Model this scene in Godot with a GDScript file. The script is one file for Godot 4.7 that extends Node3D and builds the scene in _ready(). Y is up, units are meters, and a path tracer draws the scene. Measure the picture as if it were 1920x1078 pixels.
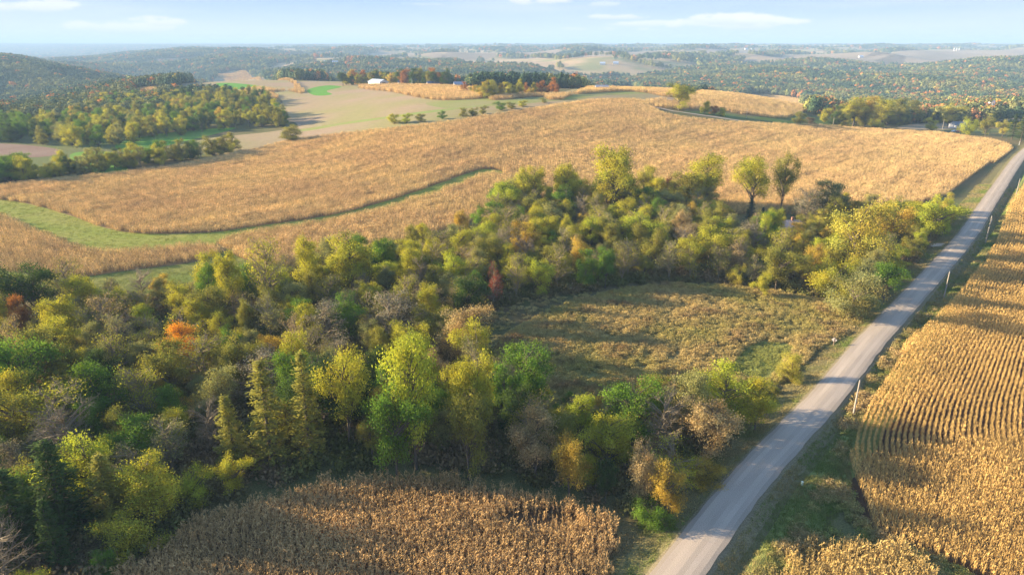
extends Node3D
# A rolling farm valley in early autumn seen from the air. Plan coordinates: x to the right, d ahead (world z = -d).

const D0 := 200.0
const DSTART := -120.0
const RATIO := 1.012
const ROWS := 450
const USTEP := 0.0125
const COLS := 200
const U0 := -1.25
# Heights of the land (m): a row per ring of distance, a column per bearing.
var TABLE := [
	[0, 0, 0, 0, 0, 0, 0, 0, 0, 0],
	[0, 0, 0, 0, 0, 0, 0, 0, 0, 0],
	[0, 0, 0, 0, 0, 0, 0, 0, 0, 0],
	[-1, -1, -1, -1, 0, 0, 0, 0, 0, 0],
	[-1, 0, 0, 0, 0, 0, 0, 0, 0, 0],
	[0, 1, 1, 1, 2, 2, 2, 1, 0, 0],
	[0, 1, 2, 3, 12, 10, 6, 2, 0, 0],
	[0, 0, 1, 7, 22, 24, 14, 1, -1, 0],
	[-5, -5, 4, 13, 24, 22, 16, -8, -3, 0],
	[-20, -20, 11, 18, 12, -6, -12, -25, -15, -10],
	[-35, -28, -5, 8, -18, -25, -32, -38, -30, -25],
	[-10, 10, -38, -18, -20, -25, -38, -36, -35, -30],
	[20, 20, -50, -15, -12, -10, -18, -26, -25, -20],
	[-10, -30, -35, -8, 2, 3, 1, -10, -8, -5],
	[-40, -50, 5, 2, 5, 12, 8, 2, 4, 5],
	[-60, -58, 12, 12, 14, 24, 20, 14, 14, 15],
	[-62, -60, -10, 18, 22, 32, 28, 26, 26, 28],
	[-62, -62, -30, 20, 32, 40, 38, 38, 38, 38],
	[-60, -50, 10, 34, 42, 46, 46, 46, 46, 46],
	[20, 15, 45, 50, 52, 53, 54, 54, 54, 54],
	[62, 62, 62, 62, 62, 62, 62, 62, 62, 62],
	[66, 66, 66, 66, 66, 66, 66, 66, 66, 66],
	[60, 60, 60, 60, 60, 60, 60, 60, 60, 60]
]

var rng := RandomNumberGenerator.new()
var hgrid := PackedFloat32Array()
var lump := FastNoiseLite.new()
var taken := {}
var kinds := {}
var crown_mats := {}
var landmarks := []
var used_labels := {}
var counts := {}
var spare := {}
var bark: StandardMaterial3D
var bark_pale: StandardMaterial3D
var clear_polys := []
var tex := {}
var PALETTE := {
	"lime": Color(0.50, 0.53, 0.06), "yellowgreen": Color(0.54, 0.50, 0.06), "olive": Color(0.34, 0.32, 0.065), "sage": Color(0.39, 0.375, 0.14),
	"green": Color(0.18, 0.30, 0.04), "darkgreen": Color(0.085, 0.135, 0.035), "yellow": Color(0.58, 0.51, 0.09), "gold": Color(0.62, 0.44, 0.08),
	"orange": Color(0.92, 0.44, 0.05), "red": Color(0.34, 0.075, 0.05), "tan": Color(0.56, 0.41, 0.20), "brown": Color(0.26, 0.185, 0.10),
	"bluegreen": Color(0.06, 0.11, 0.08), "rust": Color(0.48, 0.21, 0.06), "grey": Color(0.38, 0.33, 0.22),
}
var WORDS := {
	"lime": "lime-green", "yellowgreen": "yellow-green", "olive": "olive", "sage": "sage-green", "green": "green", "darkgreen": "dark green", "yellow": "yellow",
	"gold": "golden", "orange": "orange", "red": "red", "tan": "tan", "brown": "brown", "bluegreen": "blue-green", "rust": "rust-coloured", "grey": "grey",
}

func _ready():
	rng.seed = 7
	# ---------- camera ----------
	var cam := Camera3D.new()
	cam.name = "camera"
	cam.fov = 45.7
	cam.near = 0.5
	cam.far = 40000.0
	cam.position = Vector3(0, 66, 0)
	cam.rotation_degrees = Vector3(-19.6, 0, 0)
	add_child(cam)
	cam.current = true
	# ---------- sky, haze, exposure ----------
	var env := Environment.new()
	env.background_mode = Environment.BG_SKY
	env.sky = Sky.new()
	env.sky.sky_material = make_sky()
	env.background_energy_multiplier = 0.32
	env.tonemap_mode = Environment.TONE_MAPPER_LINEAR
	env.tonemap_exposure = 3.5
	env.fog_enabled = true
	env.fog_density = 0.00015
	env.fog_light_color = Color(0.72, 0.86, 1.0)
	env.sdfgi_enabled = true
	env.ssao_enabled = true
	env.ssil_enabled = true
	var we := WorldEnvironment.new()
	we.name = "environment"
	we.environment = env
	add_child(we)
	# ---------- sun: low, from the side and a little ahead ----------
	var sun := DirectionalLight3D.new()
	sun.name = "sun"
	sun.light_energy = 1.6
	sun.light_color = Color(1.0, 0.91, 0.76)
	sun.light_angular_distance = 0.5
	sun.shadow_enabled = true
	sun.rotation_degrees = Vector3(-15.0, -101.0, 0)
	add_child(sun)

	lump.seed = 5
	lump.frequency = 1.0
	lump.fractal_octaves = 3
	make_textures()
	bark = plain(Color(0.13, 0.105, 0.08), 0.9)
	bark_pale = plain(Color(0.27, 0.22, 0.15), 0.9)
	make_ground()
	make_fields()
	make_road()
	make_corn()
	make_tree_kinds()
	make_wood()
	make_mid_trees()
	make_cover()
	make_distant_forest()
	make_farm()
	make_roadside()

# ================= helpers =================
func rr(a: float, b: float) -> float:
	return a + (b - a) * rng.randf()

func numbered(called: String) -> String:
	var n: int = taken.get(called, -1) + 1
	taken[called] = n
	return called if n == 0 else "%s_%03d" % [called, n]

func tag(o: Node, label: String, category := "", group := "", kind := ""):
	if label: o.set_meta("label", label)
	if category: o.set_meta("category", category)
	if group: o.set_meta("group", group)
	if kind: o.set_meta("kind", kind)

func thing(called: String, at: Vector3, turn: float, label: String, category: String, group := "") -> Node3D:
	var o := Node3D.new()
	o.name = numbered(called)
	o.position = at
	o.rotation.y = turn
	tag(o, label, category, group)
	add_child(o)
	return o

func obj(called: String, m: Mesh, mat: Material, parent: Node) -> MeshInstance3D:
	var o := MeshInstance3D.new()
	o.name = numbered(called) if parent == self else called
	o.mesh = m
	if mat: o.material_override = mat
	parent.add_child(o, true)
	return o

func plain(c: Color, rough := 0.9, metal := 0.0) -> StandardMaterial3D:
	var m := StandardMaterial3D.new()
	m.albedo_color = c.linear_to_srgb()
	m.roughness = rough
	m.metallic = metal
	m.metallic_specular = 0.25
	m.cull_mode = BaseMaterial3D.CULL_DISABLED
	return m

func vmat(c: Color, t := "", scale := 1.0, back := 0.0) -> StandardMaterial3D:
	var m := plain(c)
	m.vertex_color_use_as_albedo = true
	m.metallic_specular = 0.12
	if t:
		m.albedo_texture = tex[t]
		m.uv1_scale = Vector3(scale, scale, 1)
	if back > 0.0:
		m.backlight_enabled = true
		m.backlight = Color(back, back, back * 0.8)
	return m

func make_textures():
	for spec in [["grain", 0.06, 4, 0.45, 1.25], ["patch", 0.02, 5, 0.68, 1.18]]:
		var n := FastNoiseLite.new()
		n.seed = 11
		n.noise_type = FastNoiseLite.TYPE_SIMPLEX_SMOOTH
		n.frequency = spec[1]
		n.fractal_octaves = spec[2]
		var im: Image = n.get_seamless_image(512, 512)
		im.convert(Image.FORMAT_RGB8)
		for y in 512:
			for x in 512:
				var v: float = lerpf(spec[3], spec[4], im.get_pixel(x, y).r)
				v = clampf(v * 0.8, 0, 1)
				im.set_pixel(x, y, Color(v, v, v).linear_to_srgb())
		tex[spec[0]] = ImageTexture.create_from_image(im)
	# rows left by a harvester: soft parallel lines
	var rows := Image.create(256, 256, false, Image.FORMAT_RGB8)
	var q := FastNoiseLite.new()
	q.frequency = 0.05
	for y in 256:
		for x in 256:
			var v: float = 0.74 + 0.09 * sin(y * TAU / 32.0) + 0.12 * q.get_noise_2d(x * 0.25, y) + 0.1 * q.get_noise_2d(x * 2.0, y * 2.0 + 500)
			rows.set_pixel(x, y, Color(v, v, v).linear_to_srgb())
	tex["rows"] = ImageTexture.create_from_image(rows)

# ---------- triangle soup ----------
class Soup:
	var v := PackedVector3Array()
	var n := PackedVector3Array()
	var c := PackedColorArray()
	var uv := PackedVector2Array()
	func tri(a: Vector3, b: Vector3, d: Vector3, col: Color):
		var k := (d - a).cross(b - a).normalized()
		v.append(a); v.append(b); v.append(d)
		n.append(k); n.append(k); n.append(k)
		c.append(col); c.append(col); c.append(col)
	func quad(a: Vector3, b: Vector3, d: Vector3, e: Vector3, col: Color):
		tri(a, b, d, col)
		tri(a, d, e, col)
	func soft(a: Vector3, b: Vector3, d: Vector3, e: Vector3, col: Color, out: Vector3, share: float):
		# a leaf whose front looks outward and whose shading leans outward
		var k := (d - a).cross(b - a).normalized()
		if k.dot(out) < 0.0:
			var s := b
			b = e
			e = s
			k = -k
		k = k.lerp(out, share).normalized()
		for p in [a, b, d, a, d, e]:
			v.append(p); n.append(k); c.append(col)
	func box(lo: Vector3, hi: Vector3, col := Color.WHITE):
		var p := []
		for i in 8:
			p.append(Vector3(hi.x if i & 1 else lo.x, hi.y if i & 2 else lo.y, hi.z if i & 4 else lo.z))
		quad(p[4], p[6], p[7], p[5], col); quad(p[1], p[3], p[2], p[0], col)
		quad(p[0], p[2], p[6], p[4], col); quad(p[5], p[7], p[3], p[1], col)
		quad(p[6], p[2], p[3], p[7], col); quad(p[0], p[4], p[5], p[1], col)
	func tube(path: Array, radii: Array, sides: int, col := Color.WHITE):
		var rings := []
		for i in path.size():
			var dir: Vector3 = (path[mini(i + 1, path.size() - 1)] - path[maxi(i - 1, 0)]).normalized()
			var s := dir.cross(Vector3(0.31, 0.2, 0.93)).normalized()
			var t := dir.cross(s)
			var ring := []
			for k in sides:
				var a := TAU * k / sides
				ring.append([path[i] + (s * cos(a) + t * sin(a)) * radii[i], s * cos(a) + t * sin(a)])
			rings.append(ring)
		for i in path.size() - 1:
			for k in sides:
				var q := (k + 1) % sides
				var a = rings[i][k]; var b = rings[i + 1][k]; var d = rings[i + 1][q]; var e = rings[i][q]
				var flip: bool = (d[0] - a[0]).cross(b[0] - a[0]).dot(a[1] + d[1]) < 0.0
				for w in ([a, d, b, a, e, d] if flip else [a, b, d, a, d, e]):
					v.append(w[0]); n.append(w[1]); c.append(col)
	func mesh() -> ArrayMesh:
		var arr := []
		arr.resize(Mesh.ARRAY_MAX)
		arr[Mesh.ARRAY_VERTEX] = v
		arr[Mesh.ARRAY_NORMAL] = n
		arr[Mesh.ARRAY_COLOR] = c
		if uv.size() == v.size():
			arr[Mesh.ARRAY_TEX_UV] = uv
		var m := ArrayMesh.new()
		m.add_surface_from_arrays(Mesh.PRIMITIVE_TRIANGLES, arr)
		return m

# ================= sky =================
func make_sky() -> PanoramaSkyMaterial:
	var w := 4096
	var hgt := 2048
	var im := Image.create(w, hgt, false, Image.FORMAT_RGB8)
	for y in hgt:
		im.fill_rect(Rect2i(0, y, w, 1), sky_color(90.0 - (y + 0.5) * 180.0 / hgt))
	var n := FastNoiseLite.new()
	n.seed = 3
	n.frequency = 0.05
	n.fractal_octaves = 5
	# wisps and small fair-weather clouds all round: more of the same as what is in view
	var puffs := [
		[-32.3, 2.35, 1.9, 0.42, 0.9], [-34.8, 2.4, 1.4, 0.18, 0.6], [-27.4, 1.15, 4.2, 0.5, 0.9], [-26.2, 1.5, 1.8, 0.4, 0.9], [1.7, 3.2, 2.2, 0.34, 0.9], [8.4, 2.05, 2.3, 0.26, 0.85], [12.1, 1.5, 4.6, 0.30, 0.8],
		[17.0, 1.45, 4.6, 0.62, 1.0], [15.8, 1.85, 2.0, 0.6, 1.0], [18.3, 1.7, 2.4, 0.5, 1.0], [7.2, 1.15, 3.6, 0.22, 0.6], [-0.2, 0.25, 1.4, 0.14, 0.5], [7.1, 2.95, 1.3, 0.18, 0.5], [-7.3, 2.95, 1.9, 0.12, 0.45],
	]
	for k in 60:
		puffs.append([fmod(44.0 + k * 4.53, 360.0 - 80.0) + 40.0, 1.0 + fmod(k * 1.37, 14.0), 2.5 + fmod(k * 2.1, 5.0), 0.3 + fmod(k * 0.31, 0.5), 0.8])
	for p in puffs:
		var cx: float = w * (p[0] / 360.0)
		var cy: float = hgt * (0.5 - p[1] / 180.0)
		var rx: float = p[2] * w / 360.0
		var ry: float = p[3] * hgt / 180.0
		for y in range(int(cy - ry * 2.4), int(cy + ry * 2.4) + 1):
			for x in range(int(cx - rx * 1.5), int(cx + rx * 1.5) + 1):
				var ax := (x - cx) / rx
				var ay := (y - cy) / ry
				ay *= 1.7 if ay > 0.0 else 1.0
				var r := ax * ax + ay * ay
				var body: float = 1.1 - r + 2.0 * n.get_noise_2d(x * 0.42, y * 1.5 + p[0] * 31.0)
				var a: float = smoothstep(0.0, 0.6, body) * p[4] * smoothstep(2.2, 1.0, r)
				if a > 0.01:
					var px := posmod(x, w)
					var lit := Color(0.985, 0.985, 1.0).lerp(Color(0.86, 0.90, 0.985), clampf(ay * 0.7 + 0.25, 0, 1))
					im.set_pixel(px, y, im.get_pixel(px, y).lerp(lit, a * 0.92))
	# thin veil bands
	for y in range(int(hgt * (0.5 - 6.0 / 180.0)), hgt / 2):
		var e := 90.0 - (y + 0.5) * 180.0 / hgt
		for x in w:
			var v: float = clampf(n.get_noise_2d(posmod(x + w / 2, w) * 0.05, y * 0.55 + 900.0) * 1.5 + 0.1, 0, 1) * 0.4
			if v > 0.01:
				im.set_pixel(x, y, im.get_pixel(x, y).lerp(Color(0.93, 0.95, 1.0), v))
	var m := PanoramaSkyMaterial.new()
	m.panorama = ImageTexture.create_from_image(im)
	return m

func sky_color(e: float) -> Color:
	var stops := [[-90.0, Color(0.55, 0.54, 0.5)], [-1.0, Color(0.80, 0.86, 0.93)], [0.0, Color(0.875, 0.93, 0.99)], [1.2, Color(0.845, 0.91, 0.99)], [3.3, Color(0.71, 0.82, 0.985)], [9.0, Color(0.66, 0.79, 0.97)], [25.0, Color(0.59, 0.735, 0.94)], [90.0, Color(0.46, 0.62, 0.87)]]
	for i in range(1, stops.size()):
		if e <= stops[i][0]:
			return stops[i - 1][1].lerp(stops[i][1], (e - stops[i - 1][0]) / (stops[i][0] - stops[i - 1][0]))
	return stops[-1][1]

# ================= land =================
func land(x: float, d: float) -> float:
	var s := clampf(log(maxf(d, 0.0) / 150.0 + 1.0) / log(1.25), 0.0, 21.999)
	var u := clampf((x / sqrt(d * d + 40000.0) + 0.9) / 0.2, 0.0, 8.999)
	var i := int(s)
	var j := int(u)
	var q := []
	for k in range(-1, 3):
		var row: Array = TABLE[clampi(i + k, 0, 22)]
		q.append(cubic_interpolate(row[j], row[mini(j + 1, 9)], row[maxi(j - 1, 0)], row[mini(j + 2, 9)], u - j))
	var v: float = cubic_interpolate(q[1], q[2], q[0], q[3], s - i)
	var w := clampf((d - 900.0) / 1200.0, 0.0, 1.0)
	w *= clampf(1.0 - (d - 7000.0) / 4000.0, 0.3, 1.0)
	return v + w * (12.0 * sin(x * 0.0036 - d * 0.0049 + 0.6) + 8.0 * sin(x * 0.0061 + d * 0.0043 + 1.0) + 6.0 * sin(x * -0.0094 + d * 0.0071) + 4.0 * sin(x * 0.0142 + d * 0.0033 + 2.0))

func dist_at(i: int) -> float:
	return (DSTART + D0) * pow(RATIO, i) - D0

# Height on the very triangles of the ground sheet.
func hh(x: float, d: float) -> float:
	var i := clampi(int(log(maxf(d + D0, 81.0) / (DSTART + D0)) / log(RATIO)), 0, ROWS - 2)
	var fu := (x / (d + D0) - U0) / USTEP
	var j := clampi(int(fu), 0, COLS - 2)
	var d1 := dist_at(i)
	var d2 := dist_at(i + 1)
	var a1 := (U0 + j * USTEP)
	var t := (d - d1) / (d2 - d1)
	var ax := a1 * (d1 + D0)
	var bx := (a1 + USTEP) * (d1 + D0)
	var cx := (a1 + USTEP) * (d2 + D0)
	var ex := a1 * (d2 + D0)
	var ha := hgrid[i * COLS + j]
	var hb := hgrid[i * COLS + j + 1]
	var hc := hgrid[(i + 1) * COLS + j + 1]
	var he := hgrid[(i + 1) * COLS + j]
	var diag := ax + (cx - ax) * t
	if x >= diag: # triangle a b c
		var rx := bx + (cx - bx) * t
		var hr := hb + (hc - hb) * t
		var hd := ha + (hc - ha) * t
		return hd + (hr - hd) * (x - diag) / maxf(rx - diag, 0.0001)
	var lx := ax + (ex - ax) * t
	var hl := ha + (he - ha) * t
	var hd2 := ha + (hc - ha) * t
	return hl + (hd2 - hl) * (x - lx) / maxf(diag - lx, 0.0001)

func pos(x: float, d: float, up := 0.0) -> Vector3:
	return Vector3(x, hh(x, d) + up, -d)

func slope(x: float, d: float) -> Vector3:
	var e := 3.0 + 0.01 * maxf(d, 0.0)
	return Vector3(hh(x - e, d) - hh(x + e, d), 2.0 * e, hh(x, d + e) - hh(x, d - e)).normalized()

# Cleared farmland on the far plateau.
func open_land(x: float, d: float) -> bool:
	if d < 2000.0 or x < -0.34 * d: return false
	var k := lump.get_noise_2d(x * 0.0011 + 11.0, d * 0.0007 + 5.0)
	return k > lerpf(0.10, -0.11, clampf((d - 2200.0) / 2500.0 + x / d * 0.6, 0, 1))

func make_ground():
	hgrid.resize(ROWS * COLS)
	var verts := PackedVector3Array()
	var norms := PackedVector3Array()
	var cols := PackedColorArray()
	var uvs := PackedVector2Array()
	for i in ROWS:
		var d := dist_at(i)
		for j in COLS:
			hgrid[i * COLS + j] = land((U0 + j * USTEP) * (d + D0), d)
	for i in ROWS:
		var d := dist_at(i)
		for j in COLS:
			var x := (U0 + j * USTEP) * (d + D0)
			verts.append(Vector3(x, hgrid[i * COLS + j], -d))
			var i2 := clampi(i, 1, ROWS - 2)
			var j2 := clampi(j, 1, COLS - 2)
			var gx := (hgrid[i2 * COLS + j2 + 1] - hgrid[i2 * COLS + j2 - 1]) / (2.0 * USTEP * (d + D0))
			var gd := (hgrid[(i2 + 1) * COLS + j2] - hgrid[(i2 - 1) * COLS + j2]) / (dist_at(i2 + 1) - dist_at(i2 - 1))
			norms.append(Vector3(-gx, 1, gd).normalized())
			var k := lump.get_noise_2d(x * 0.02, d * 0.02)
			var k2 := lump.get_noise_2d(x * 0.005 + 70.0, d * 0.005)
			var c := Color(0.15, 0.16, 0.06).lerp(Color(0.24, 0.18, 0.09), clampf(0.45 + k, 0, 1))
			c = c.lerp(Color(0.16, 0.22, 0.07), clampf(k2 * 1.5, 0, 1))
			if d > 1800.0 and open_land(x, d):
				c = Color(0.60, 0.43, 0.23).lerp(Color(0.34, 0.33, 0.13), clampf(0.5 + 3.0 * k2 - 0.4, 0, 1))
			cols.append(c)
			uvs.append(Vector2(x, d) * 0.1)
	var idx := PackedInt32Array()
	for i in ROWS - 1:
		for j in COLS - 1:
			var a := i * COLS + j
			idx.append_array(PackedInt32Array([a, a + COLS + 1, a + 1, a, a + COLS, a + COLS + 1]))
	var arr := []
	arr.resize(Mesh.ARRAY_MAX)
	arr[Mesh.ARRAY_VERTEX] = verts
	arr[Mesh.ARRAY_NORMAL] = norms
	arr[Mesh.ARRAY_COLOR] = cols
	arr[Mesh.ARRAY_TEX_UV] = uvs
	arr[Mesh.ARRAY_INDEX] = idx
	var m := ArrayMesh.new()
	m.add_surface_from_arrays(Mesh.PRIMITIVE_TRIANGLES, arr)
	tag(obj("ground", m, vmat(Color(1.2, 1.2, 1.2), "grain", 0.9), self), "rolling ground of grass and leaf litter under woods and fields", "", "", "structure")

func smooth(p: Array, steps := 4) -> PackedVector2Array:
	var out := PackedVector2Array()
	var n := p.size()
	for i in n:
		for k in steps:
			out.append(p[i].cubic_interpolate(p[(i + 1) % n], p[(i + n - 1) % n], p[(i + 2) % n], float(k) / steps) if steps > 1 else p[i])
	return out

func bounds(p: PackedVector2Array) -> Rect2:
	var r := Rect2(p[0], Vector2.ZERO)
	for q in p:
		r = r.expand(q)
	return r

# A sheet laid on the ground: the ground's own triangles clipped to an outline and raised a little.
func sheet(called: String, label: String, poly: PackedVector2Array, lift: float, mat: Material, ca: Color, cb: Color, freq: float, turn := 0.0) -> MeshInstance3D:
	var s := Soup.new()
	var box := bounds(poly)
	var i0 := clampi(int(log(maxf(box.position.y + D0, 81.0) / 80.0) / log(RATIO)) - 1, 0, ROWS - 2)
	var i1 := clampi(int(log(maxf(box.end.y + D0, 81.0) / 80.0) / log(RATIO)) + 1, 0, ROWS - 2)
	for i in range(i0, i1 + 1):
		var d1 := dist_at(i)
		var d2 := dist_at(i + 1)
		var ja := clampi(int((minf(box.position.x / (d1 + D0), box.position.x / (d2 + D0)) - U0) / USTEP) - 1, 0, COLS - 2)
		var jb := clampi(int((maxf(box.end.x / (d1 + D0), box.end.x / (d2 + D0)) - U0) / USTEP) + 1, 0, COLS - 2)
		for j in range(ja, jb + 1):
			var u := U0 + j * USTEP
			var a := Vector2(u * (d1 + D0), d1)
			var b := Vector2((u + USTEP) * (d1 + D0), d1)
			var c := Vector2((u + USTEP) * (d2 + D0), d2)
			var e := Vector2(u * (d2 + D0), d2)
			var full := Geometry2D.is_point_in_polygon(a, poly) and Geometry2D.is_point_in_polygon(b, poly) and Geometry2D.is_point_in_polygon(c, poly) and Geometry2D.is_point_in_polygon(e, poly)
			for t in [[a, c, b], [a, e, c]]:
				if full:
					lay(s, t[0], t[1], t[2], lift, ca, cb, freq, turn)
					continue
				for piece in Geometry2D.intersect_polygons(PackedVector2Array(t), poly):
					var ids := Geometry2D.triangulate_polygon(piece)
					for k in range(0, ids.size(), 3):
						lay(s, piece[ids[k]], piece[ids[k + 1]], piece[ids[k + 2]], lift, ca, cb, freq, turn)
	if s.v.is_empty():
		return null
	var o := obj(called, s.mesh(), mat, self)
	tag(o, label, "", "", "structure")
	return o

func lay(s: Soup, a: Vector2, b: Vector2, c: Vector2, lift: float, ca: Color, cb: Color, freq: float, turn: float):
	if absf((b - a).cross(c - a)) < 0.0004:
		return
	if (b - a).cross(c - a) > 0.0:
		var t := b
		b = c
		c = t
	for p in [a, b, c]:
		s.v.append(pos(p.x, p.y, lift))
		s.n.append(slope(p.x, p.y))
		var k := lump.get_noise_2d(p.x * freq, p.y * freq)
		s.c.append(ca.lerp(cb, clampf(0.5 + k * 1.1, 0, 1)))
		s.uv.append(p.rotated(turn) * 0.1)

var F := {}

func make_fields():
	# ---- outlines in plan metres ----
	F.hill_corn = smooth([Vector2(-254.7, 306.2), Vector2(-246.1, 325.0), Vector2(-225.6, 345.9), Vector2(-192.1, 372.3), Vector2(-171.9, 417.6), Vector2(-144.7, 469.2), Vector2(-92.7, 464.3), Vector2(-50.0, 467.0), Vector2(-11.3, 493.1), Vector2(32.1, 529.3), Vector2(68.3, 564.1), Vector2(103.5, 582.5), Vector2(108.5, 539.2), Vector2(124.9, 511.9), Vector2(181.7, 516.5), Vector2(250.2, 544.5), Vector2(323.9, 555.2), Vector2(342.3, 529.6), Vector2(348.3, 499.0), Vector2(343.7, 476.6), Vector2(315.7, 436.0), Vector2(256.4, 374.6), Vector2(223.7, 336.3), Vector2(197.1, 307.2), Vector2(169.8, 288.3), Vector2(117.1, 271.2), Vector2(53.2, 277.7), Vector2(18.3, 287.1), Vector2(-2.5, 314.6), Vector2(-4.1, 346.9), Vector2(-13.7, 351.6), Vector2(-21.6, 344.2), Vector2(-40.1, 317.7), Vector2(-59.7, 288.8), Vector2(-77.4, 268.5), Vector2(-98.2, 254.4), Vector2(-114.4, 244.5), Vector2(-144.8, 245.9), Vector2(-179.7, 270.7), Vector2(-207.0, 289.1), Vector2(-230.4, 299.3)])
	F.strip_corn = smooth([Vector2(-104.2, 230.6), Vector2(-96.2, 243.1), Vector2(-74.7, 258.5), Vector2(-57.5, 277.1), Vector2(-38.3, 301.9), Vector2(-23.0, 324.8), Vector2(-14.6, 339.4), Vector2(-5.3, 338.7), Vector2(0.0, 308.1), Vector2(-12.8, 265.8), Vector2(-31.4, 242.6), Vector2(-47.1, 222.4), Vector2(-67.4, 205.3), Vector2(-84.6, 210.8), Vector2(-104.4, 232.0)])
	F.bend_corn = smooth([Vector2(-240.1, 278.6), Vector2(-205.7, 267.7), Vector2(-179.3, 247.1), Vector2(-157.2, 230.6), Vector2(-138.4, 220.6), Vector2(-120.1, 223.6), Vector2(-107.4, 228.0), Vector2(-98.3, 220.0), Vector2(-101.9, 211.9), Vector2(-118.4, 202.8), Vector2(-132.5, 195.8), Vector2(-147.7, 199.2), Vector2(-160.0, 202.7), Vector2(-190.7, 216.2)])
	F.mown_strip = smooth([Vector2(-269.7, 315.9), Vector2(-228.0, 299.3), Vector2(-207.0, 289.1), Vector2(-179.7, 270.7), Vector2(-144.8, 245.9), Vector2(-114.4, 244.5), Vector2(-98.2, 254.4), Vector2(-77.4, 268.5), Vector2(-59.7, 288.8), Vector2(-40.1, 317.7), Vector2(-21.6, 344.2), Vector2(-13.7, 351.6), Vector2(-4.1, 344.8), Vector2(-14.6, 339.4), Vector2(-23.0, 324.8), Vector2(-38.3, 301.9), Vector2(-57.5, 277.1), Vector2(-74.7, 258.5), Vector2(-96.2, 243.1), Vector2(-104.4, 232.0), Vector2(-99.0, 218.8), Vector2(-107.4, 228.0), Vector2(-120.1, 223.6), Vector2(-138.4, 220.6), Vector2(-157.2, 230.6), Vector2(-179.3, 247.1), Vector2(-205.7, 267.7), Vector2(-240.1, 278.6)], 3)
	F.margin = smooth([Vector2(-178.6, 205.2), Vector2(-158.9, 201.2), Vector2(-146.7, 197.8), Vector2(-132.0, 194.9), Vector2(-117.9, 201.8), Vector2(-101.5, 210.8), Vector2(-99.2, 222.4), Vector2(-84.6, 210.8), Vector2(-67.4, 205.3), Vector2(-70.9, 195.3), Vector2(-85.7, 184.1), Vector2(-107.1, 181.2), Vector2(-127.7, 182.8), Vector2(-149.9, 188.4), Vector2(-167.2, 190.6)])
	F.near_corn = smooth([Vector2(-50.6, 52.8), Vector2(-52.7, 61.6), Vector2(-51.0, 71.4), Vector2(-48.6, 76.5), Vector2(-43.9, 83.0), Vector2(-33.2, 89.0), Vector2(-22.2, 92.6), Vector2(-9.3, 91.6), Vector2(3.3, 87.6), Vector2(13.0, 83.6), Vector2(15.1, 79.7), Vector2(12.9, 73.9), Vector2(9.7, 67.4), Vector2(6.2, 60.2), Vector2(2.8, 52.8), Vector2(0.0, 49.3), Vector2(-24.5, 48.8), Vector2(-47.9, 48.7)])
	F.row_corn = smooth([Vector2(53.0, 88.9), Vector2(52.0, 80.3), Vector2(57.0, 75.7), Vector2(61.4, 72.3), Vector2(63.5, 68.3), Vector2(58.3, 58.0), Vector2(53.6, 49.3), Vector2(82.6, 49.3), Vector2(133.0, 80.3), Vector2(226.5, 176.1), Vector2(247.9, 259.3), Vector2(251.8, 308.4), Vector2(259.6, 339.2), Vector2(228.5, 304.9), Vector2(204.6, 275.9), Vector2(174.1, 235.7), Vector2(146.4, 202.4), Vector2(121.7, 175.5), Vector2(103.5, 156.6), Vector2(91.2, 143.8), Vector2(77.1, 126.0), Vector2(66.2, 112.7), Vector2(58.0, 100.6)])
	F.corner_corn = smooth([Vector2(33.8, 69.2), Vector2(38.7, 73.7), Vector2(43.0, 76.4), Vector2(49.2, 77.6), Vector2(54.0, 75.5), Vector2(55.7, 72.1), Vector2(55.2, 65.7), Vector2(50.4, 56.0), Vector2(46.3, 48.8), Vector2(25.5, 48.8), Vector2(30.1, 61.7)])
	F.meadow = smooth([Vector2(-3.6, 141.4), Vector2(5.4, 160.7), Vector2(20.6, 176.5), Vector2(45.1, 187.6), Vector2(71.5, 183.0), Vector2(85.7, 170.3), Vector2(88.7, 159.0), Vector2(79.4, 149.0), Vector2(71.1, 143.0), Vector2(62.4, 133.3), Vector2(51.6, 122.5), Vector2(43.9, 115.1), Vector2(33.7, 111.1), Vector2(18.5, 108.3), Vector2(10.1, 113.0), Vector2(2.6, 120.2)])
	F.hollow = smooth([Vector2(-12.6, 147.3), Vector2(-8.3, 164.3), Vector2(-2.9, 172.2), Vector2(13.7, 183.0), Vector2(22.7, 181.7), Vector2(14.1, 168.3), Vector2(5.3, 157.2), Vector2(0.0, 145.8), Vector2(-3.5, 135.8), Vector2(-9.5, 138.5)])
	F.mown_patch = smooth([Vector2(46.4, 132.1), Vector2(55.6, 145.0), Vector2(61.5, 146.8), Vector2(65.3, 143.8), Vector2(58.3, 133.3), Vector2(52.1, 127.1)], 2)
	F.stubble = smooth([Vector2(-170.1, 421.4), Vector2(-220.0, 451.3), Vector2(-216.9, 503.1), Vector2(-164.7, 538.0), Vector2(-227.7, 637.0), Vector2(-230.5, 708), Vector2(-270.6, 780), Vector2(-338.1, 800), Vector2(-459.7, 858), Vector2(-427.3, 902), Vector2(-988, 2355), Vector2(-854, 2378), Vector2(-295.1, 985), Vector2(-418.1, 1744), Vector2(-178.3, 914), Vector2(-43.9, 730), Vector2(-14.0, 618.2), Vector2(47.9, 636.6), Vector2(290.0, 1754), Vector2(173.2, 719), Vector2(157.3, 630.9), Vector2(116.9, 571.5), Vector2(102.4, 588.8), Vector2(69.1, 571.6), Vector2(32.4, 534.1), Vector2(-11.3, 497.0), Vector2(-50.4, 470.7), Vector2(-93.4, 468.4), Vector2(-146.0, 473.8)])
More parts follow.
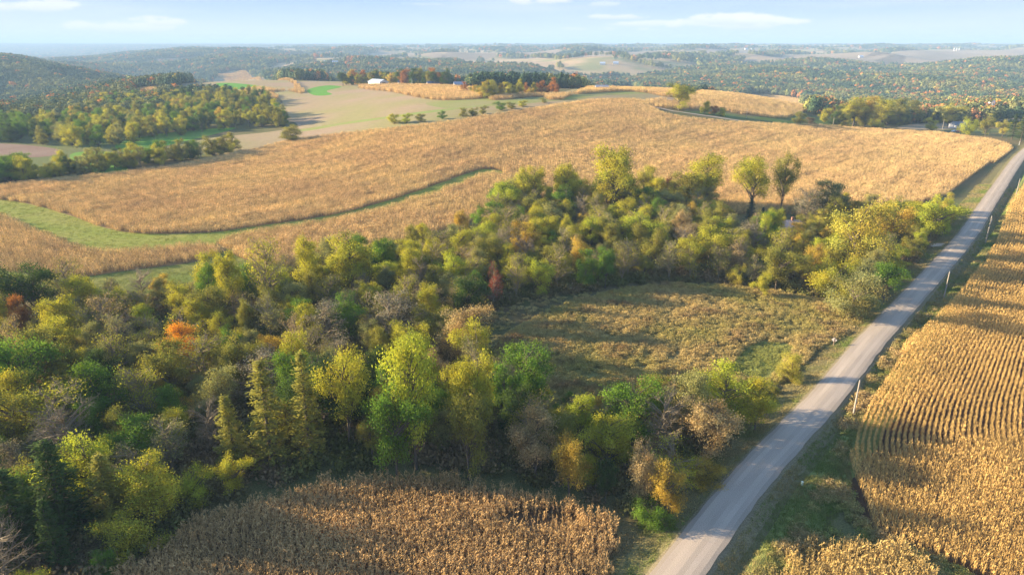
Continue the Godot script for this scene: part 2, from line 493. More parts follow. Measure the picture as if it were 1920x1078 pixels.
	F.waterway = smooth([Vector2(-159.0, 518.5), Vector2(-128.4, 524.9), Vector2(-95.3, 521.3), Vector2(-63.7, 524.1), Vector2(-24.4, 537.6), Vector2(0.0, 553.4), Vector2(4.2, 549.9), Vector2(-24.1, 529.6), Vector2(-62.6, 514.0), Vector2(-93.6, 511.1), Vector2(-125.9, 514.3), Vector2(-151.9, 507.7)])
	F.gully = smooth([Vector2(126.1, 535.1), Vector2(162.3, 561.9), Vector2(189.6, 552.9), Vector2(249.6, 606.9), Vector2(275.5, 617.5), Vector2(261.6, 558.3), Vector2(222.3, 538.1), Vector2(190.2, 529.7), Vector2(158.2, 539.5)])
	F.green_oval = smooth([Vector2(-236.1, 815), Vector2(-237.9, 860), Vector2(-226.3, 881), Vector2(-203.3, 846), Vector2(-209.8, 801), Vector2(-191.0, 750), Vector2(-208.9, 752)])
	F.green_tongue = smooth([Vector2(-399.9, 961), Vector2(-369.3, 947), Vector2(-306.0, 880), Vector2(-316.2, 858), Vector2(-354.8, 874)])
	F.gold_bend = smooth([Vector2(-1041, 2466), Vector2(-975, 2463), Vector2(-884, 2414), Vector2(-279.4, 920), Vector2(-267.7, 827), Vector2(-315.6, 805), Vector2(-311.3, 862), Vector2(-274.0, 895), Vector2(-680.7, 1894), Vector2(-950, 2350)])
	F.gold_low = smooth([Vector2(-495.1, 940), Vector2(-421.0, 888), Vector2(-341.4, 840), Vector2(-277.6, 801), Vector2(-250.1, 752), Vector2(-277.0, 748), Vector2(-354.3, 810), Vector2(-459.7, 858)])
	F.corn_wedge = smooth([Vector2(-183.2, 835), Vector2(-123.3, 821), Vector2(-40.9, 680.5), Vector2(-15.7, 594.7), Vector2(-47.8, 575.3), Vector2(-78.4, 610.3), Vector2(-123.6, 714)])
	F.corn_wedge_far = smooth([Vector2(-15.4, 582.0), Vector2(18.1, 599.3), Vector2(62.8, 641.6), Vector2(267.3, 1615), Vector2(165.9, 699.0), Vector2(111.9, 675.8), Vector2(60.4, 616.4), Vector2(17.6, 581.6), Vector2(-12.8, 562.3)])
	F.crest_grass = smooth([Vector2(-69.5, 574.0), Vector2(-26.3, 581.4), Vector2(22.0, 581.7), Vector2(60.4, 616.4), Vector2(111.9, 675.8), Vector2(171.1, 687.9), Vector2(105.8, 637.9), Vector2(56.9, 579.0), Vector2(16.5, 543.6), Vector2(-24.1, 529.6), Vector2(-52.7, 533.9)])
	F.green_slope = smooth([Vector2(-271.1, 471.1), Vector2(-279.0, 510.5), Vector2(-263.2, 544.3), Vector2(-221.4, 555.8), Vector2(-224.2, 521.0), Vector2(-232.5, 478.2), Vector2(-232.2, 444.3), Vector2(-242.4, 431.1)])
	F.green_corner = smooth([Vector2(-275.0, 426.9), Vector2(-269.4, 440.1), Vector2(-248.1, 429.3), Vector2(-207.8, 369.0), Vector2(-215.2, 361.6), Vector2(-236.2, 373.0)])
	F.brown_field = smooth([Vector2(-383.1, 486.7), Vector2(-357.9, 482.9), Vector2(-327.7, 471.1), Vector2(-295.6, 449.1), Vector2(-284.6, 421.2), Vector2(-311.1, 416.8), Vector2(-331.6, 418.2)])
	F.terrace_corn = smooth([Vector2(102.8, 565.5), Vector2(127.2, 600.9), Vector2(172.0, 670.9), Vector2(511.8, 1508), Vector2(594.3, 1342), Vector2(503.5, 1230), Vector2(494.1, 1122), Vector2(255.4, 621.4), Vector2(192.9, 562.9), Vector2(166.1, 575.5), Vector2(125.9, 549.1)])
	F.field_far_right = smooth([Vector2(328.1, 586.5), Vector2(346.0, 619.2), Vector2(415.8, 680.5), Vector2(386.0, 599.8), Vector2(348.7, 583.0)], 2)
	F.field_dish = smooth([Vector2(450.8, 671.0), Vector2(503.0, 742), Vector2(533.9, 723), Vector2(499.7, 654.6)], 2)
	var far := {
		"far_field_a": [Vector2(-826, 4061), Vector2(-623.9, 4218), Vector2(-313.6, 3261), Vector2(-323.3, 3115), Vector2(-735, 3672)], "far_field_b": [Vector2(-310.2, 3224), Vector2(-176.9, 4350), Vector2(-74.6, 3356), Vector2(-253.9, 3112)], "far_field_c": [Vector2(-200.4, 3067), Vector2(79.9, 2691), Vector2(186.0, 2316), Vector2(85.1, 2286), Vector2(-146.7, 2189)],
		"far_field_d": [Vector2(878, 2780), Vector2(1278, 3450), Vector2(1648, 3714), Vector2(1833, 3344), Vector2(1407, 2868), Vector2(892, 2726)], "far_field_e": [Vector2(1762, 3505), Vector2(2775, 4698), Vector2(3642, 4786), Vector2(2646, 3432), Vector2(2131, 3591), Vector2(1691, 3358)], "far_field_f": [Vector2(1616, 3203), Vector2(2211, 3636), Vector2(2164, 2805), Vector2(1973, 2551), Vector2(1842, 3020)],
		"far_field_g": [Vector2(-1754, 3283), Vector2(-1626, 3323), Vector2(-1475, 3434), Vector2(-1453, 3348), Vector2(-1579, 3220)], "far_field_h": [Vector2(356.0, 3703), Vector2(1043, 4152), Vector2(1048, 4046), Vector2(266.7, 2572)], "far_field_i": [Vector2(1109, 4171), Vector2(1592, 4685), Vector2(1316, 3705), Vector2(827, 3018)], "far_field_j": [Vector2(-66.1, 4471), Vector2(286.4, 3878), Vector2(279.8, 3784), Vector2(-26.1, 3523)],
	}
	# ---- sheets, each a few millimetres above the last ----
	var soil := vmat(Color(1.2, 1.2, 1.2), "grain", 1.3)
	var turf := vmat(Color(1.2, 1.2, 1.2), "grain", 0.7)
	var stub := vmat(Color(1.3, 1.3, 1.3), "rows", 0.35)
	var corn_a := Color(0.34, 0.235, 0.11)
	var corn_b := Color(0.26, 0.18, 0.09)
	var green_a := Color(0.25, 0.29, 0.055)
	var green_b := Color(0.32, 0.31, 0.08)
	var bright := Color(0.15, 0.36, 0.05)
	sheet("stubble_field", "wide harvested tan field rising to the white barn", F.stubble, 0.012, stub, Color(0.37, 0.27, 0.17), Color(0.31, 0.275, 0.12), 0.010, 0.5)
	sheet("cornfield_soil", "soil under the large dry cornfield on the hill", F.hill_corn, 0.020, soil, corn_a, corn_b, 0.03)
	sheet("cornfield_soil", "soil under the narrow corn strip below the mown track", F.strip_corn, 0.008, soil, corn_a, corn_b, 0.05)
	sheet("cornfield_soil", "soil under the corn block inside the bend of the mown track", F.bend_corn, 0.008, soil, corn_a, corn_b, 0.05)
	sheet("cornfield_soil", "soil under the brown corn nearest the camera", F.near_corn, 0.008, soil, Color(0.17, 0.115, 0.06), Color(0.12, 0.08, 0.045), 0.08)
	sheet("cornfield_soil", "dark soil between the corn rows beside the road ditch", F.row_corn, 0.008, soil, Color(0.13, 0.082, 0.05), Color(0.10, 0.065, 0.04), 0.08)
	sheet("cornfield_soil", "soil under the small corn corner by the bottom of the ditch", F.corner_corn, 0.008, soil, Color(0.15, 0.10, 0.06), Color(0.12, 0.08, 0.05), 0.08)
	sheet("grass_track", "mown green grass track curving between the corn blocks", F.mown_strip, 0.030, turf, green_a * 1.15, green_b * 1.15, 0.07)
	sheet("grass_margin", "green grassy margin between bend of corn and the wood", F.margin, 0.016, turf, Color(0.21, 0.26, 0.055), Color(0.28, 0.27, 0.08), 0.05)
	sheet("meadow_ground", "weedy ochre meadow between the wood and the gravel road", F.meadow, 0.016, turf, Color(0.32, 0.25, 0.10), Color(0.26, 0.24, 0.08), 0.05)
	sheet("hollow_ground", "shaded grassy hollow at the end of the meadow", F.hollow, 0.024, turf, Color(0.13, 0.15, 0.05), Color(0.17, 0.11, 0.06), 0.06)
	sheet("mown_patch", "small mown green patch at the meadow corner by the road", F.mown_patch, 0.032, turf, Color(0.28, 0.30, 0.08), Color(0.30, 0.28, 0.10), 0.2)
	sheet("grass_waterway", "thin green grass waterway curving through the stubble", F.waterway, 0.022, turf, Color(0.30, 0.36, 0.10), Color(0.34, 0.34, 0.12), 0.02)
	sheet("gully_grass", "dark green grassy gully below the terrace corn", F.gully, 0.045, turf, Color(0.12, 0.20, 0.05), Color(0.17, 0.20, 0.07), 0.03)
	sheet("green_field", "small bright green oval patch in the stubble", F.green_oval, 0.03, turf, bright, bright, 0.02)
	sheet("green_field", "bright green tongue below the far golden corn bend", F.green_tongue, 0.03, turf, bright, bright, 0.02)
	sheet("green_field", "bright green slope under the long grove", F.green_slope, 0.03, turf, bright, Color(0.22, 0.33, 0.06), 0.02)
	sheet("green_field", "bright green corner behind the hedge trees", F.green_corner, 0.03, turf, bright, Color(0.20, 0.34, 0.06), 0.02)
	sheet("crest_grass", "pale green grass headland along the crest", F.crest_grass, 0.02, turf, Color(0.30, 0.33, 0.10), Color(0.36, 0.33, 0.14), 0.02)
	sheet("corn_ground", "golden corn ground curving round the far green tongue", F.gold_bend, 0.038, soil, corn_a, corn_b, 0.02)
	sheet("corn_ground", "golden corn ground behind the long grove", F.gold_low, 0.038, soil, corn_a, corn_b, 0.02)
	sheet("corn_ground", "corn ground in front of the farmstead", F.corn_wedge, 0.038, soil, corn_a, corn_b, 0.02)
	sheet("corn_ground", "thin corn ground along the crest", F.corn_wedge_far, 0.038, soil, corn_a, corn_b, 0.02)
	sheet("corn_ground", "terraced corn ground beyond the farm lane", F.terrace_corn, 0.038, soil, corn_a, corn_b, 0.02)
	sheet("brown_field", "bare pinkish field beside the hedge trees", F.brown_field, 0.02, stub, Color(0.28, 0.20, 0.15), Color(0.24, 0.16, 0.115), 0.02, 0.2)
	sheet("stubble_field", "small tan field under the big cottonwood clump", F.field_far_right, 0.02, stub, Color(0.45, 0.33, 0.2), Color(0.4, 0.3, 0.18), 0.02, 0.2)
	sheet("stubble_field", "small tan field under the windmill", F.field_dish, 0.02, stub, Color(0.45, 0.33, 0.2), Color(0.4, 0.3, 0.18), 0.02, 0.2)
	for k in far:
		F[k] = smooth(far[k], 3)
		sheet("far_field", "tan field on the far plateau, one of the pale strips among woods", F[k], 0.05, soil, Color(0.50, 0.36, 0.22), Color(0.42, 0.31, 0.18), 0.004).set_meta("group", "far tan fields")
	# the river in the far valley
	var wm := plain(Color(0.25, 0.3, 0.36), 0.12)
	wm.metallic_specular = 0.8
	var river := smooth([Vector2(-6205, 7757), Vector2(-4591, 6453), Vector2(-3919, 5634), Vector2(-1288, 1806), Vector2(-1711, 2094)], 2)
	F.river = river
	var w := sheet("river", "pale river at the mouth of the valley", river, 0.3, wm, Color.WHITE, Color.WHITE, 0.01)
	for k in ["hill_corn", "stubble", "terrace_corn", "gold_bend", "gold_low", "corn_wedge", "corn_wedge_far", "crest_grass", "green_slope", "brown_field", "field_far_right", "field_dish", "river"]:
		clear_polys.append(F[k])
	for k in far:
		clear_polys.append(F[k])

# ================= road =================
var road_line := PackedVector2Array()

func sweep(called: String, label: String, prof: Array, line: PackedVector2Array, mat: Material, tints: Array) -> MeshInstance3D:
	var s := Soup.new()
	var prev := []
	var run := 0.0
	for i in line.size():
		var p := line[i]
		var dir := (line[mini(i + 1, line.size() - 1)] - line[maxi(i - 1, 0)]).normalized()
		var side := Vector2(dir.y, -dir.x)
		if i: run += line[i].distance_to(line[i - 1])
		var base := hh(p.x, p.y)
		var ring := []
		for k in prof.size():
			var off: float = prof[k][0]
			off += prof[k][2] * lump.get_noise_2d(run * 0.12, k * 9.0 + off)
			var q := p + side * off
			var edge: float = prof[k][3] if prof[k].size() > 3 else 0.0
			ring.append([Vector3(q.x, lerpf(base, hh(q.x, q.y), edge) + prof[k][1], -q.y), Vector2(off, run) * 0.1])
		if i:
			for k in prof.size() - 1:
				var t: float = 1.0 + 0.13 * lump.get_noise_2d(run * 0.05, k * 3.0)
				var a = prev[k]; var b = ring[k]; var c = ring[k + 1]; var e = prev[k + 1]
				var nn: Vector3 = (c[0] - a[0]).cross(b[0] - a[0]).normalized()
				var w := [a, b, c, a, c, e]
				if nn.y < 0.0:
					w = [a, c, b, a, e, c]
					nn = -nn
				for z in w:
					s.v.append(z[0]); s.n.append(nn); s.uv.append(z[1])
					s.c.append(tints[k] * t)
		prev = ring
	var o := obj(called, s.mesh(), mat, self)
	tag(o, label, "", "", "structure")
	return o

const VERGE := [[-8.6, 0.05, 0.9, 1.0], [-7.0, 0.5, 0.5, 1.0], [-4.6, 0.72, 0.3, 0.6], [-3.4, 1.05, 0.2], [-2.75, 1.215, 0.1]]
const DITCH := [[2.75, 1.215, 0.1], [3.5, 0.9, 0.2], [5.2, 0.08, 0.3, 0.5], [6.2, 0.06, 0.3, 0.9], [7.6, 0.5, 0.4, 1.0], [9.4, 0.42, 0.7, 1.0], [12.0, 0.03, 1.2, 1.0]]

func bank(off: float) -> float:
	var prof: Array = VERGE if off < 0 else DITCH
	for i in range(1, prof.size()):
		if off <= prof[i][0]:
			return lerpf(prof[i - 1][1], prof[i][1], clampf((off - prof[i - 1][0]) / (prof[i][0] - prof[i - 1][0]), 0, 1))
	return 0.03

func from_road(p: Vector2) -> float:
	var best := 1e9
	for i in range(0, road_line.size(), 3): best = minf(best, road_line[i].distance_squared_to(p))
	return sqrt(best)

func make_road():
	var ctrl: Array = [Vector2(11.3, 57.5), Vector2(15.6, 63.5), Vector2(21.3, 70.7), Vector2(36.8, 90.4), Vector2(48.3, 103.5), Vector2(62.9, 120.0), Vector2(83.1, 144.4), Vector2(115.5, 181.4), Vector2(164.2, 237.8), Vector2(197.6, 279.3), Vector2(234.1, 324.5), Vector2(314.0, 422.9), Vector2(370.5, 484.9), Vector2(443.8, 550.5)]
	var c := Curve2D.new()
	for i in ctrl.size():
		var t: Vector2 = (ctrl[mini(i + 1, ctrl.size() - 1)] - ctrl[maxi(i - 1, 0)]) / 6.0
		c.add_point(ctrl[i], -t, t)
	c.bake_interval = 2.0
	road_line = c.get_baked_points()
	var gravel := vmat(Color(1.25, 1.25, 1.25), "grain", 2.6)
	var g := Color(0.53, 0.435, 0.335)
	var e := Color(0.43, 0.355, 0.27)
	sweep("gravel_road", "pale gravel country road with faint wheel tracks", [[-2.95, 1.22, 0.25], [-2.3, 1.29, 0.1], [-1.5, 1.33, 0.0], [-0.75, 1.36, 0.0], [0.0, 1.38, 0.0], [0.75, 1.36, 0.0], [1.5, 1.33, 0.0], [2.3, 1.29, 0.1], [2.95, 1.22, 0.25]], road_line, gravel, [e, g * 0.97, g * 1.06, g * 0.98, g * 0.98, g * 1.06, g * 0.97, e])
	var turf := vmat(Color(1.2, 1.2, 1.2), "grain", 1.0)
	var ga := Color(0.20, 0.22, 0.065)
	sweep("road_verge", "mown grass verge between the gravel road and the wood", VERGE, road_line, turf, [Color(0.17, 0.15, 0.07), Color(0.24, 0.21, 0.09), Color(0.25, 0.22, 0.10), Color(0.30, 0.25, 0.15)])
	sweep("road_ditch", "grassy ditch between the gravel road and the corn rows", DITCH, road_line, turf, [Color(0.26, 0.22, 0.13), Color(0.25, 0.21, 0.11), Color(0.20, 0.18, 0.08), ga * 1.3, ga * 1.4, ga * 1.3])
	# spur driveway into the wood and the farm lane on the hill
	var lane := vmat(Color(1.25, 1.25, 1.25), "grain", 1.5)
	sweep("driveway", "short gravel driveway leaving the road into the wood", [[-1.6, 0.75, 0.4, 1.0], [0.0, 0.85, 0.0, 1.0], [1.6, 0.75, 0.4, 1.0]], PackedVector2Array([Vector2(155.3, 227.6), Vector2(151.6, 227.5), Vector2(148.8, 227.5), Vector2(144.4, 226.2), Vector2(141.4, 227.5)]), lane, [g * 1.05, g * 1.05])
	var c2 := Curve2D.new()
	for p in [Vector2(99.5, 566.7), Vector2(111.2, 553.2), Vector2(124.1, 540.8), Vector2(154.3, 532.9), Vector2(185.0, 520.3), Vector2(219.8, 531.7)]:
		c2.add_point(p)
	c2.bake_interval = 6.0
	sweep("farm_lane", "narrow pale farm lane crossing the hill below the lone tree", [[-1.8, 0.10, 0.3, 1.0], [0.0, 0.16, 0.0, 1.0], [1.8, 0.10, 0.3, 1.0]], c2.get_baked_points(), lane, [g * 1.1, g * 1.1])

# ================= corn =================
func corn_plant(s: Soup, at: Vector3, hgt: float, leaves: int, tint: Color):
	var lean := Vector3(rr(-0.12, 0.12), 1, rr(-0.12, 0.12)) * hgt
	var w := 0.026
	var turn := rr(0, TAU)
	var sx := Vector3(cos(turn), 0, sin(turn)) * w
	s.quad(at - sx, at - sx * 0.5 + lean, at + sx * 0.5 + lean, at + sx, tint * 0.8)
	for k in leaves:
		var t := rr(0.25, 0.92)
		var p := at + lean * t
		var a := turn + (k % 2) * PI + rr(-0.6, 0.6)
		var out := Vector3(cos(a), 0, sin(a))
		var side := Vector3(-out.z, 0, out.x) * rr(0.035, 0.06)
		var len := rr(0.32, 0.6) * (1.15 - 0.35 * t)
		var mid := p + out * len * 0.55 + Vector3.UP * rr(0.05, 0.25)
		var tip := p + out * len + Vector3.DOWN * rr(0.05, 0.5)
		var col := tint * rr(0.75, 1.25)
		s.quad(p - side * 0.6, mid - side, mid + side, p + side * 0.6, col)
		s.tri(mid - side, tip, mid + side, col * 0.95)
	# tassel and an ear hanging in its husk
	var top := at + lean
	for k in 3:
		var a := rr(0, TAU)
		s.tri(top + sx, top + Vector3(cos(a) * 0.14, rr(0.12, 0.3), sin(a) * 0.14), top - sx, tint * 0.85)
	if leaves > 4:
		var e := at + lean * 0.5
		s.quad(e, e + Vector3(0.1, -0.03, 0), e + Vector3(0.12, -0.26, 0.02), e + Vector3(0.05, -0.27, 0), tint * 1.2)

func scatter_mesh(called: String, label: String, meshes: Array, mat, where: Array, tints: Array, piece: String) -> Node3D:
	# WHERE[k], TINTS[k] are the places and colours of the k-th mesh
	var root := Node3D.new()
	root.name = numbered(called)
	tag(root, label, "", "", "stuff")
	add_child(root)
	for k in meshes.size():
		if where[k].is_empty(): continue
		var mm := MultiMesh.new()
		mm.transform_format = MultiMesh.TRANSFORM_3D
		mm.use_colors = true
		mm.mesh = meshes[k]
		mm.instance_count = where[k].size()
		for i in where[k].size():
			mm.set_instance_transform(i, where[k][i])
			mm.set_instance_color(i, tints[k][i])
		var o := MultiMeshInstance3D.new()
		o.name = piece
		o.multimesh = mm
		o.material_override = mat[k] if mat is Array else mat
		o.set_meta("kind", "stuff")
		root.add_child(o, true)
	return root

func lists(n: int) -> Array:
	var out := []
	for i in n: out.append([])
	return out

func corn_block(label: String, poly: PackedVector2Array, meshes: Array, mat: Material, size: Vector2, turn: float, base: Color, scale := 1.0):
	var where := lists(meshes.size())
	var tints := lists(meshes.size())
	var mid := bounds(poly).get_center()
	var half := bounds(poly).size.length() * 0.5
	var na := int(half / size.x) + 1
	var nb := int(half / size.y) + 1
	var ex := Vector2.RIGHT.rotated(turn)
	var ey := Vector2.DOWN.rotated(turn)
	for i in range(-na, na + 1):
		for j in range(-nb, nb + 1):
			var p := mid + ex * i * size.x + ey * j * size.y
			if not Geometry2D.is_point_in_polygon(p, poly): continue
			var band := lump.get_noise_2d(i * size.x * 0.006, j * size.y * 0.07)
			var blot := lump.get_noise_2d(p.x * 0.02 + 40.0, p.y * 0.02)
			var dash := smoothstep(0.22, 0.45, lump.get_noise_2d(i * size.x * 0.035, j * size.y * 0.22 + 9.0)) * 0.36
			var k := rng.randi() % meshes.size()
			var b := Basis(Vector3.UP, turn + (PI if rng.randf() < 0.5 else 0.0)).scaled(Vector3(scale, scale * (1.0 + 0.16 * band - 0.4 * dash + rr(-0.12, 0.12)), scale))
			where[k].append(Transform3D(b, pos(p.x + rr(-0.1, 0.1), p.y + rr(-0.1, 0.1), 0.0)))
			var t := base * (1.0 + 0.15 * band + 0.10 * blot + rr(-0.17, 0.17))
			t.g *= 1.0 + 0.05 * blot
			t = t.lerp(t * Color(0.5, 0.47, 0.5), dash)
			tints[k].append(t)
	scatter_mesh("corn_crop", label, meshes, mat, where, tints, "corn_patch")

func make_corn():
	var straw := vmat(Color(1, 1, 1), "", 1.0, 0.5)
	var patches := []
	for k in 3:
		var s := Soup.new()
		for r in 3:
			var f := 1.0
			for q in 9:
				if q % 2 == 0: f = rr(0.4, 1.55)
				if rng.randf() < 0.1: continue
				corn_plant(s, Vector3((q - 4) * 0.265 + rr(-0.08, 0.08), -0.02, (r - 1) * 0.76 + rr(-0.08, 0.08)), rr(1.85, 2.5), 5, Color(f, f * rr(0.94, 1.03), f * rr(0.85, 1.1)))
		patches.append(s.mesh())
	var gold := Color(0.89, 0.635, 0.295)
	var yaw := 0.85
	corn_block("tall dry golden corn covering the large hill field", F.hill_corn, patches, straw, Vector2(2.4, 2.28), yaw, gold)
	corn_block("dry golden corn in the narrow strip below the mown track", F.strip_corn, patches, straw, Vector2(2.4, 2.28), yaw, gold * 0.95)
	corn_block("dry golden corn inside the bend of the mown track", F.bend_corn, patches, straw, Vector2(2.4, 2.28), yaw - 1.3, gold * 0.95)
	corn_block("dry corn curving round the far green tongue", F.gold_bend, patches, straw, Vector2(3.6, 3.4), 0.3, gold, 1.5)
	corn_block("dry corn strip behind the long grove", F.gold_low, patches, straw, Vector2(3.6, 3.4), 0.3, gold, 1.5)
	corn_block("dry corn wedge in front of the farmstead", F.corn_wedge, patches, straw, Vector2(3.6, 3.4), 0.3, gold, 1.4)
	corn_block("thin dry corn strip along the crest", F.corn_wedge_far, patches, straw, Vector2(3.6, 3.4), 0.3, gold, 1.4)
	corn_block("dry corn on the terrace beyond the farm lane", F.terrace_corn, patches, straw, Vector2(3.6, 3.4), -0.2, gold, 1.3)
	# single plants in the near fields
	var plants := []
	for k in 8:
		var s := Soup.new()
		var f := rr(0.75, 1.2)
		corn_plant(s, Vector3.ZERO, rr(1.9, 2.35), 7, Color(f, f, f))
		plants.append(s.mesh())
	var where := lists(8)
	var tints := lists(8)
	var side := [[40.0, 44.0], [60.0, 46.0], [75.0, 50.2], [88.0, 53.8], [100.0, 57.0], [113.0, 65.5], [126.0, 76.0], [144.0, 91.0], [157.0, 103.0], [176.0, 121.5], [205.0, 147.0], [236.0, 173.0], [296.0, 217.0], [345.0, 255.0], [420.0, 315.0]]
	var guide := Curve.new()
	guide.min_domain = 0; guide.max_domain = 500; guide.min_value = 0; guide.max_value = 400
	for p in side:
		guide.add_point(Vector2(p[0], p[1]))
	for i in guide.point_count:
		var a := guide.get_point_position(maxi(i - 1, 0))
		var b := guide.get_point_position(mini(i + 1, guide.point_count - 1))
		guide.set_point_left_tangent(i, (b.y - a.y) / (b.x - a.x))
		guide.set_point_right_tangent(i, (b.y - a.y) / (b.x - a.x))
	guide.bake()
	for r in 150:
		var d := 44.0
		while d < 345.0:
			var far: float = clampf((d - 110.0) / 150.0, 0, 1)
			d += lerpf(0.19, 0.32, far)
			var x := guide.sample(d) + 0.6 + r * 1.02
			if x > 0.78 * d + 30.0: continue
			if not Geometry2D.is_point_in_polygon(Vector2(x, d), F.row_corn): continue
			var sp := lump.get_noise_2d(x * 0.06, d * 0.06)
			if rng.randf() < 0.06: continue
			var k := rng.randi() % 8
			var z := rr(0.85, 1.12) * (1.0 + 0.12 * sp)
			where[k].append(Transform3D(Basis(Vector3.UP, rr(0, TAU)).scaled(Vector3(z * lerpf(0.72, 1.1, far), z * 1.05, z * lerpf(0.72, 1.1, far))), pos(x + rr(-0.07, 0.07), d + rr(-0.06, 0.06))))
			tints[k].append(Color(0.74, 0.495, 0.175) * (1.0 + 0.16 * sp + rr(-0.28, 0.28)))
	scatter_mesh("corn_crop", "dry corn standing in long curved rows beside the road ditch", plants, straw, where, tints, "corn_plant")
	for spec in [[F.near_corn, "brown dry corn nearest the camera below the wood", Color(0.60, 0.39, 0.165), 0.20, 0.84], [F.corner_corn, "small corner of dry corn by the bottom of the ditch", Color(0.60, 0.42, 0.15), 0.19, 0.78]]:
		where = lists(8)
		tints = lists(8)
		var poly: PackedVector2Array = spec[0]
		var bx := bounds(poly)
		var x := bx.position.x
		while x < bx.end.x:
			x += spec[4]
			var d := maxf(bx.position.y, 44.0)
			while d < bx.end.y:
				d += spec[3]
				var bow: float = x + (d - 80.0) * 0.06 + 0.9 * sin(d * 0.07)
				if not Geometry2D.is_point_in_polygon(Vector2(bow + 3.2 * lump.get_noise_2d(d * 0.2, bow * 0.2), d + 3.4 * lump.get_noise_2d(bow * 0.2, d * 0.2 + 33.0)), poly): continue
				var sp := lump.get_noise_2d(bow * 0.05 + 20.0, d * 0.07)
				var gap := lump.get_noise_2d(bow * 0.09, d * 0.16 + 60.0)
				var hollow := Vector2((bow - 4.0) / 6.0, (d - 82.5) / 2.2).length()
				if rng.randf() < 0.12 + 0.5 * clampf(gap - 0.25, 0, 1) or (hollow < 1.0 and rng.randf() < 0.85): continue
				var k := rng.randi() % 8
				var z := rr(0.8, 1.15) * (1.0 + 0.15 * sp)
				where[k].append(Transform3D(Basis(Vector3(rr(-0.1, 0.1), 1, rr(-0.1, 0.1)).normalized(), rr(0, TAU)).scaled(Vector3(z * 1.1, z, z * 1.1)), pos(bow + rr(-0.2, 0.2), d + rr(-0.1, 0.1))))
				tints[k].append(spec[2] * (1.0 + 0.25 * sp + rr(-0.2, 0.2)))
		scatter_mesh("corn_crop", spec[1], plants, straw, where, tints, "corn_plant")

# ================= trees =================
func leaf_cluster(s: Soup, at: Vector3, mid: Vector3, count: int, spread: float, size: float, tint: Color):
	for k in count:
		var o := Vector3(rng.randfn(), rng.randfn() * 0.7, rng.randfn()) * spread * 0.5
		var p := at + o
		var out := ((p - mid).normalized() * 0.7 + o.normalized() * 0.5 + Vector3(0, 0.35, 0)).normalized()
		var a := Vector3(rng.randfn(), rng.randfn(), rng.randfn()).normalized()
		var b := a.cross(Vector3(rng.randfn(), rng.randfn(), rng.randfn())).normalized()
		var z := size * rr(0.6, 1.3)
		a *= z
		b *= z * 0.62
		var c := tint * rr(0.8, 1.2)
		s.soft(p - a, p + b, p + a, p - b, c, out, 0.28)

func crown_shape(kind: String, dir: Vector3, n: FastNoiseLite) -> Vector3:
	var k := 1.0 + 0.75 * n.get_noise_3dv(dir * 1.25)
	match kind:
		"tall": return Vector3(dir.x * 3.7, dir.y * 5.3, dir.z * 3.7) * k + Vector3(0, 6.6, 0)
		"umbrella": return Vector3(dir.x * 4.8, dir.y * 4.2, dir.z * 4.8) * k + Vector3(0, 7.8, 0)
		"bushy": return Vector3(dir.x * 4.5, maxf(dir.y, -0.85) * 6.2, dir.z * 4.5) * k + Vector3(0, 5.6, 0)
		"shrub": return Vector3(dir.x * 4.2, maxf(dir.y, -0.75) * 5.2, dir.z * 4.2) * k + Vector3(0, 4.4, 0)
		"sparse": return Vector3(dir.x * 4.1, dir.y * 4.9, dir.z * 4.1) * k + Vector3(0, 6.8, 0)
		"bare": return Vector3(dir.x * 4.2, dir.y * 4.7, dir.z * 4.2) * k + Vector3(0, 7.0, 0)
	return Vector3(dir.x * 4.4, dir.y * 4.8, dir.z * 4.4) * k + Vector3(0, 6.4, 0)

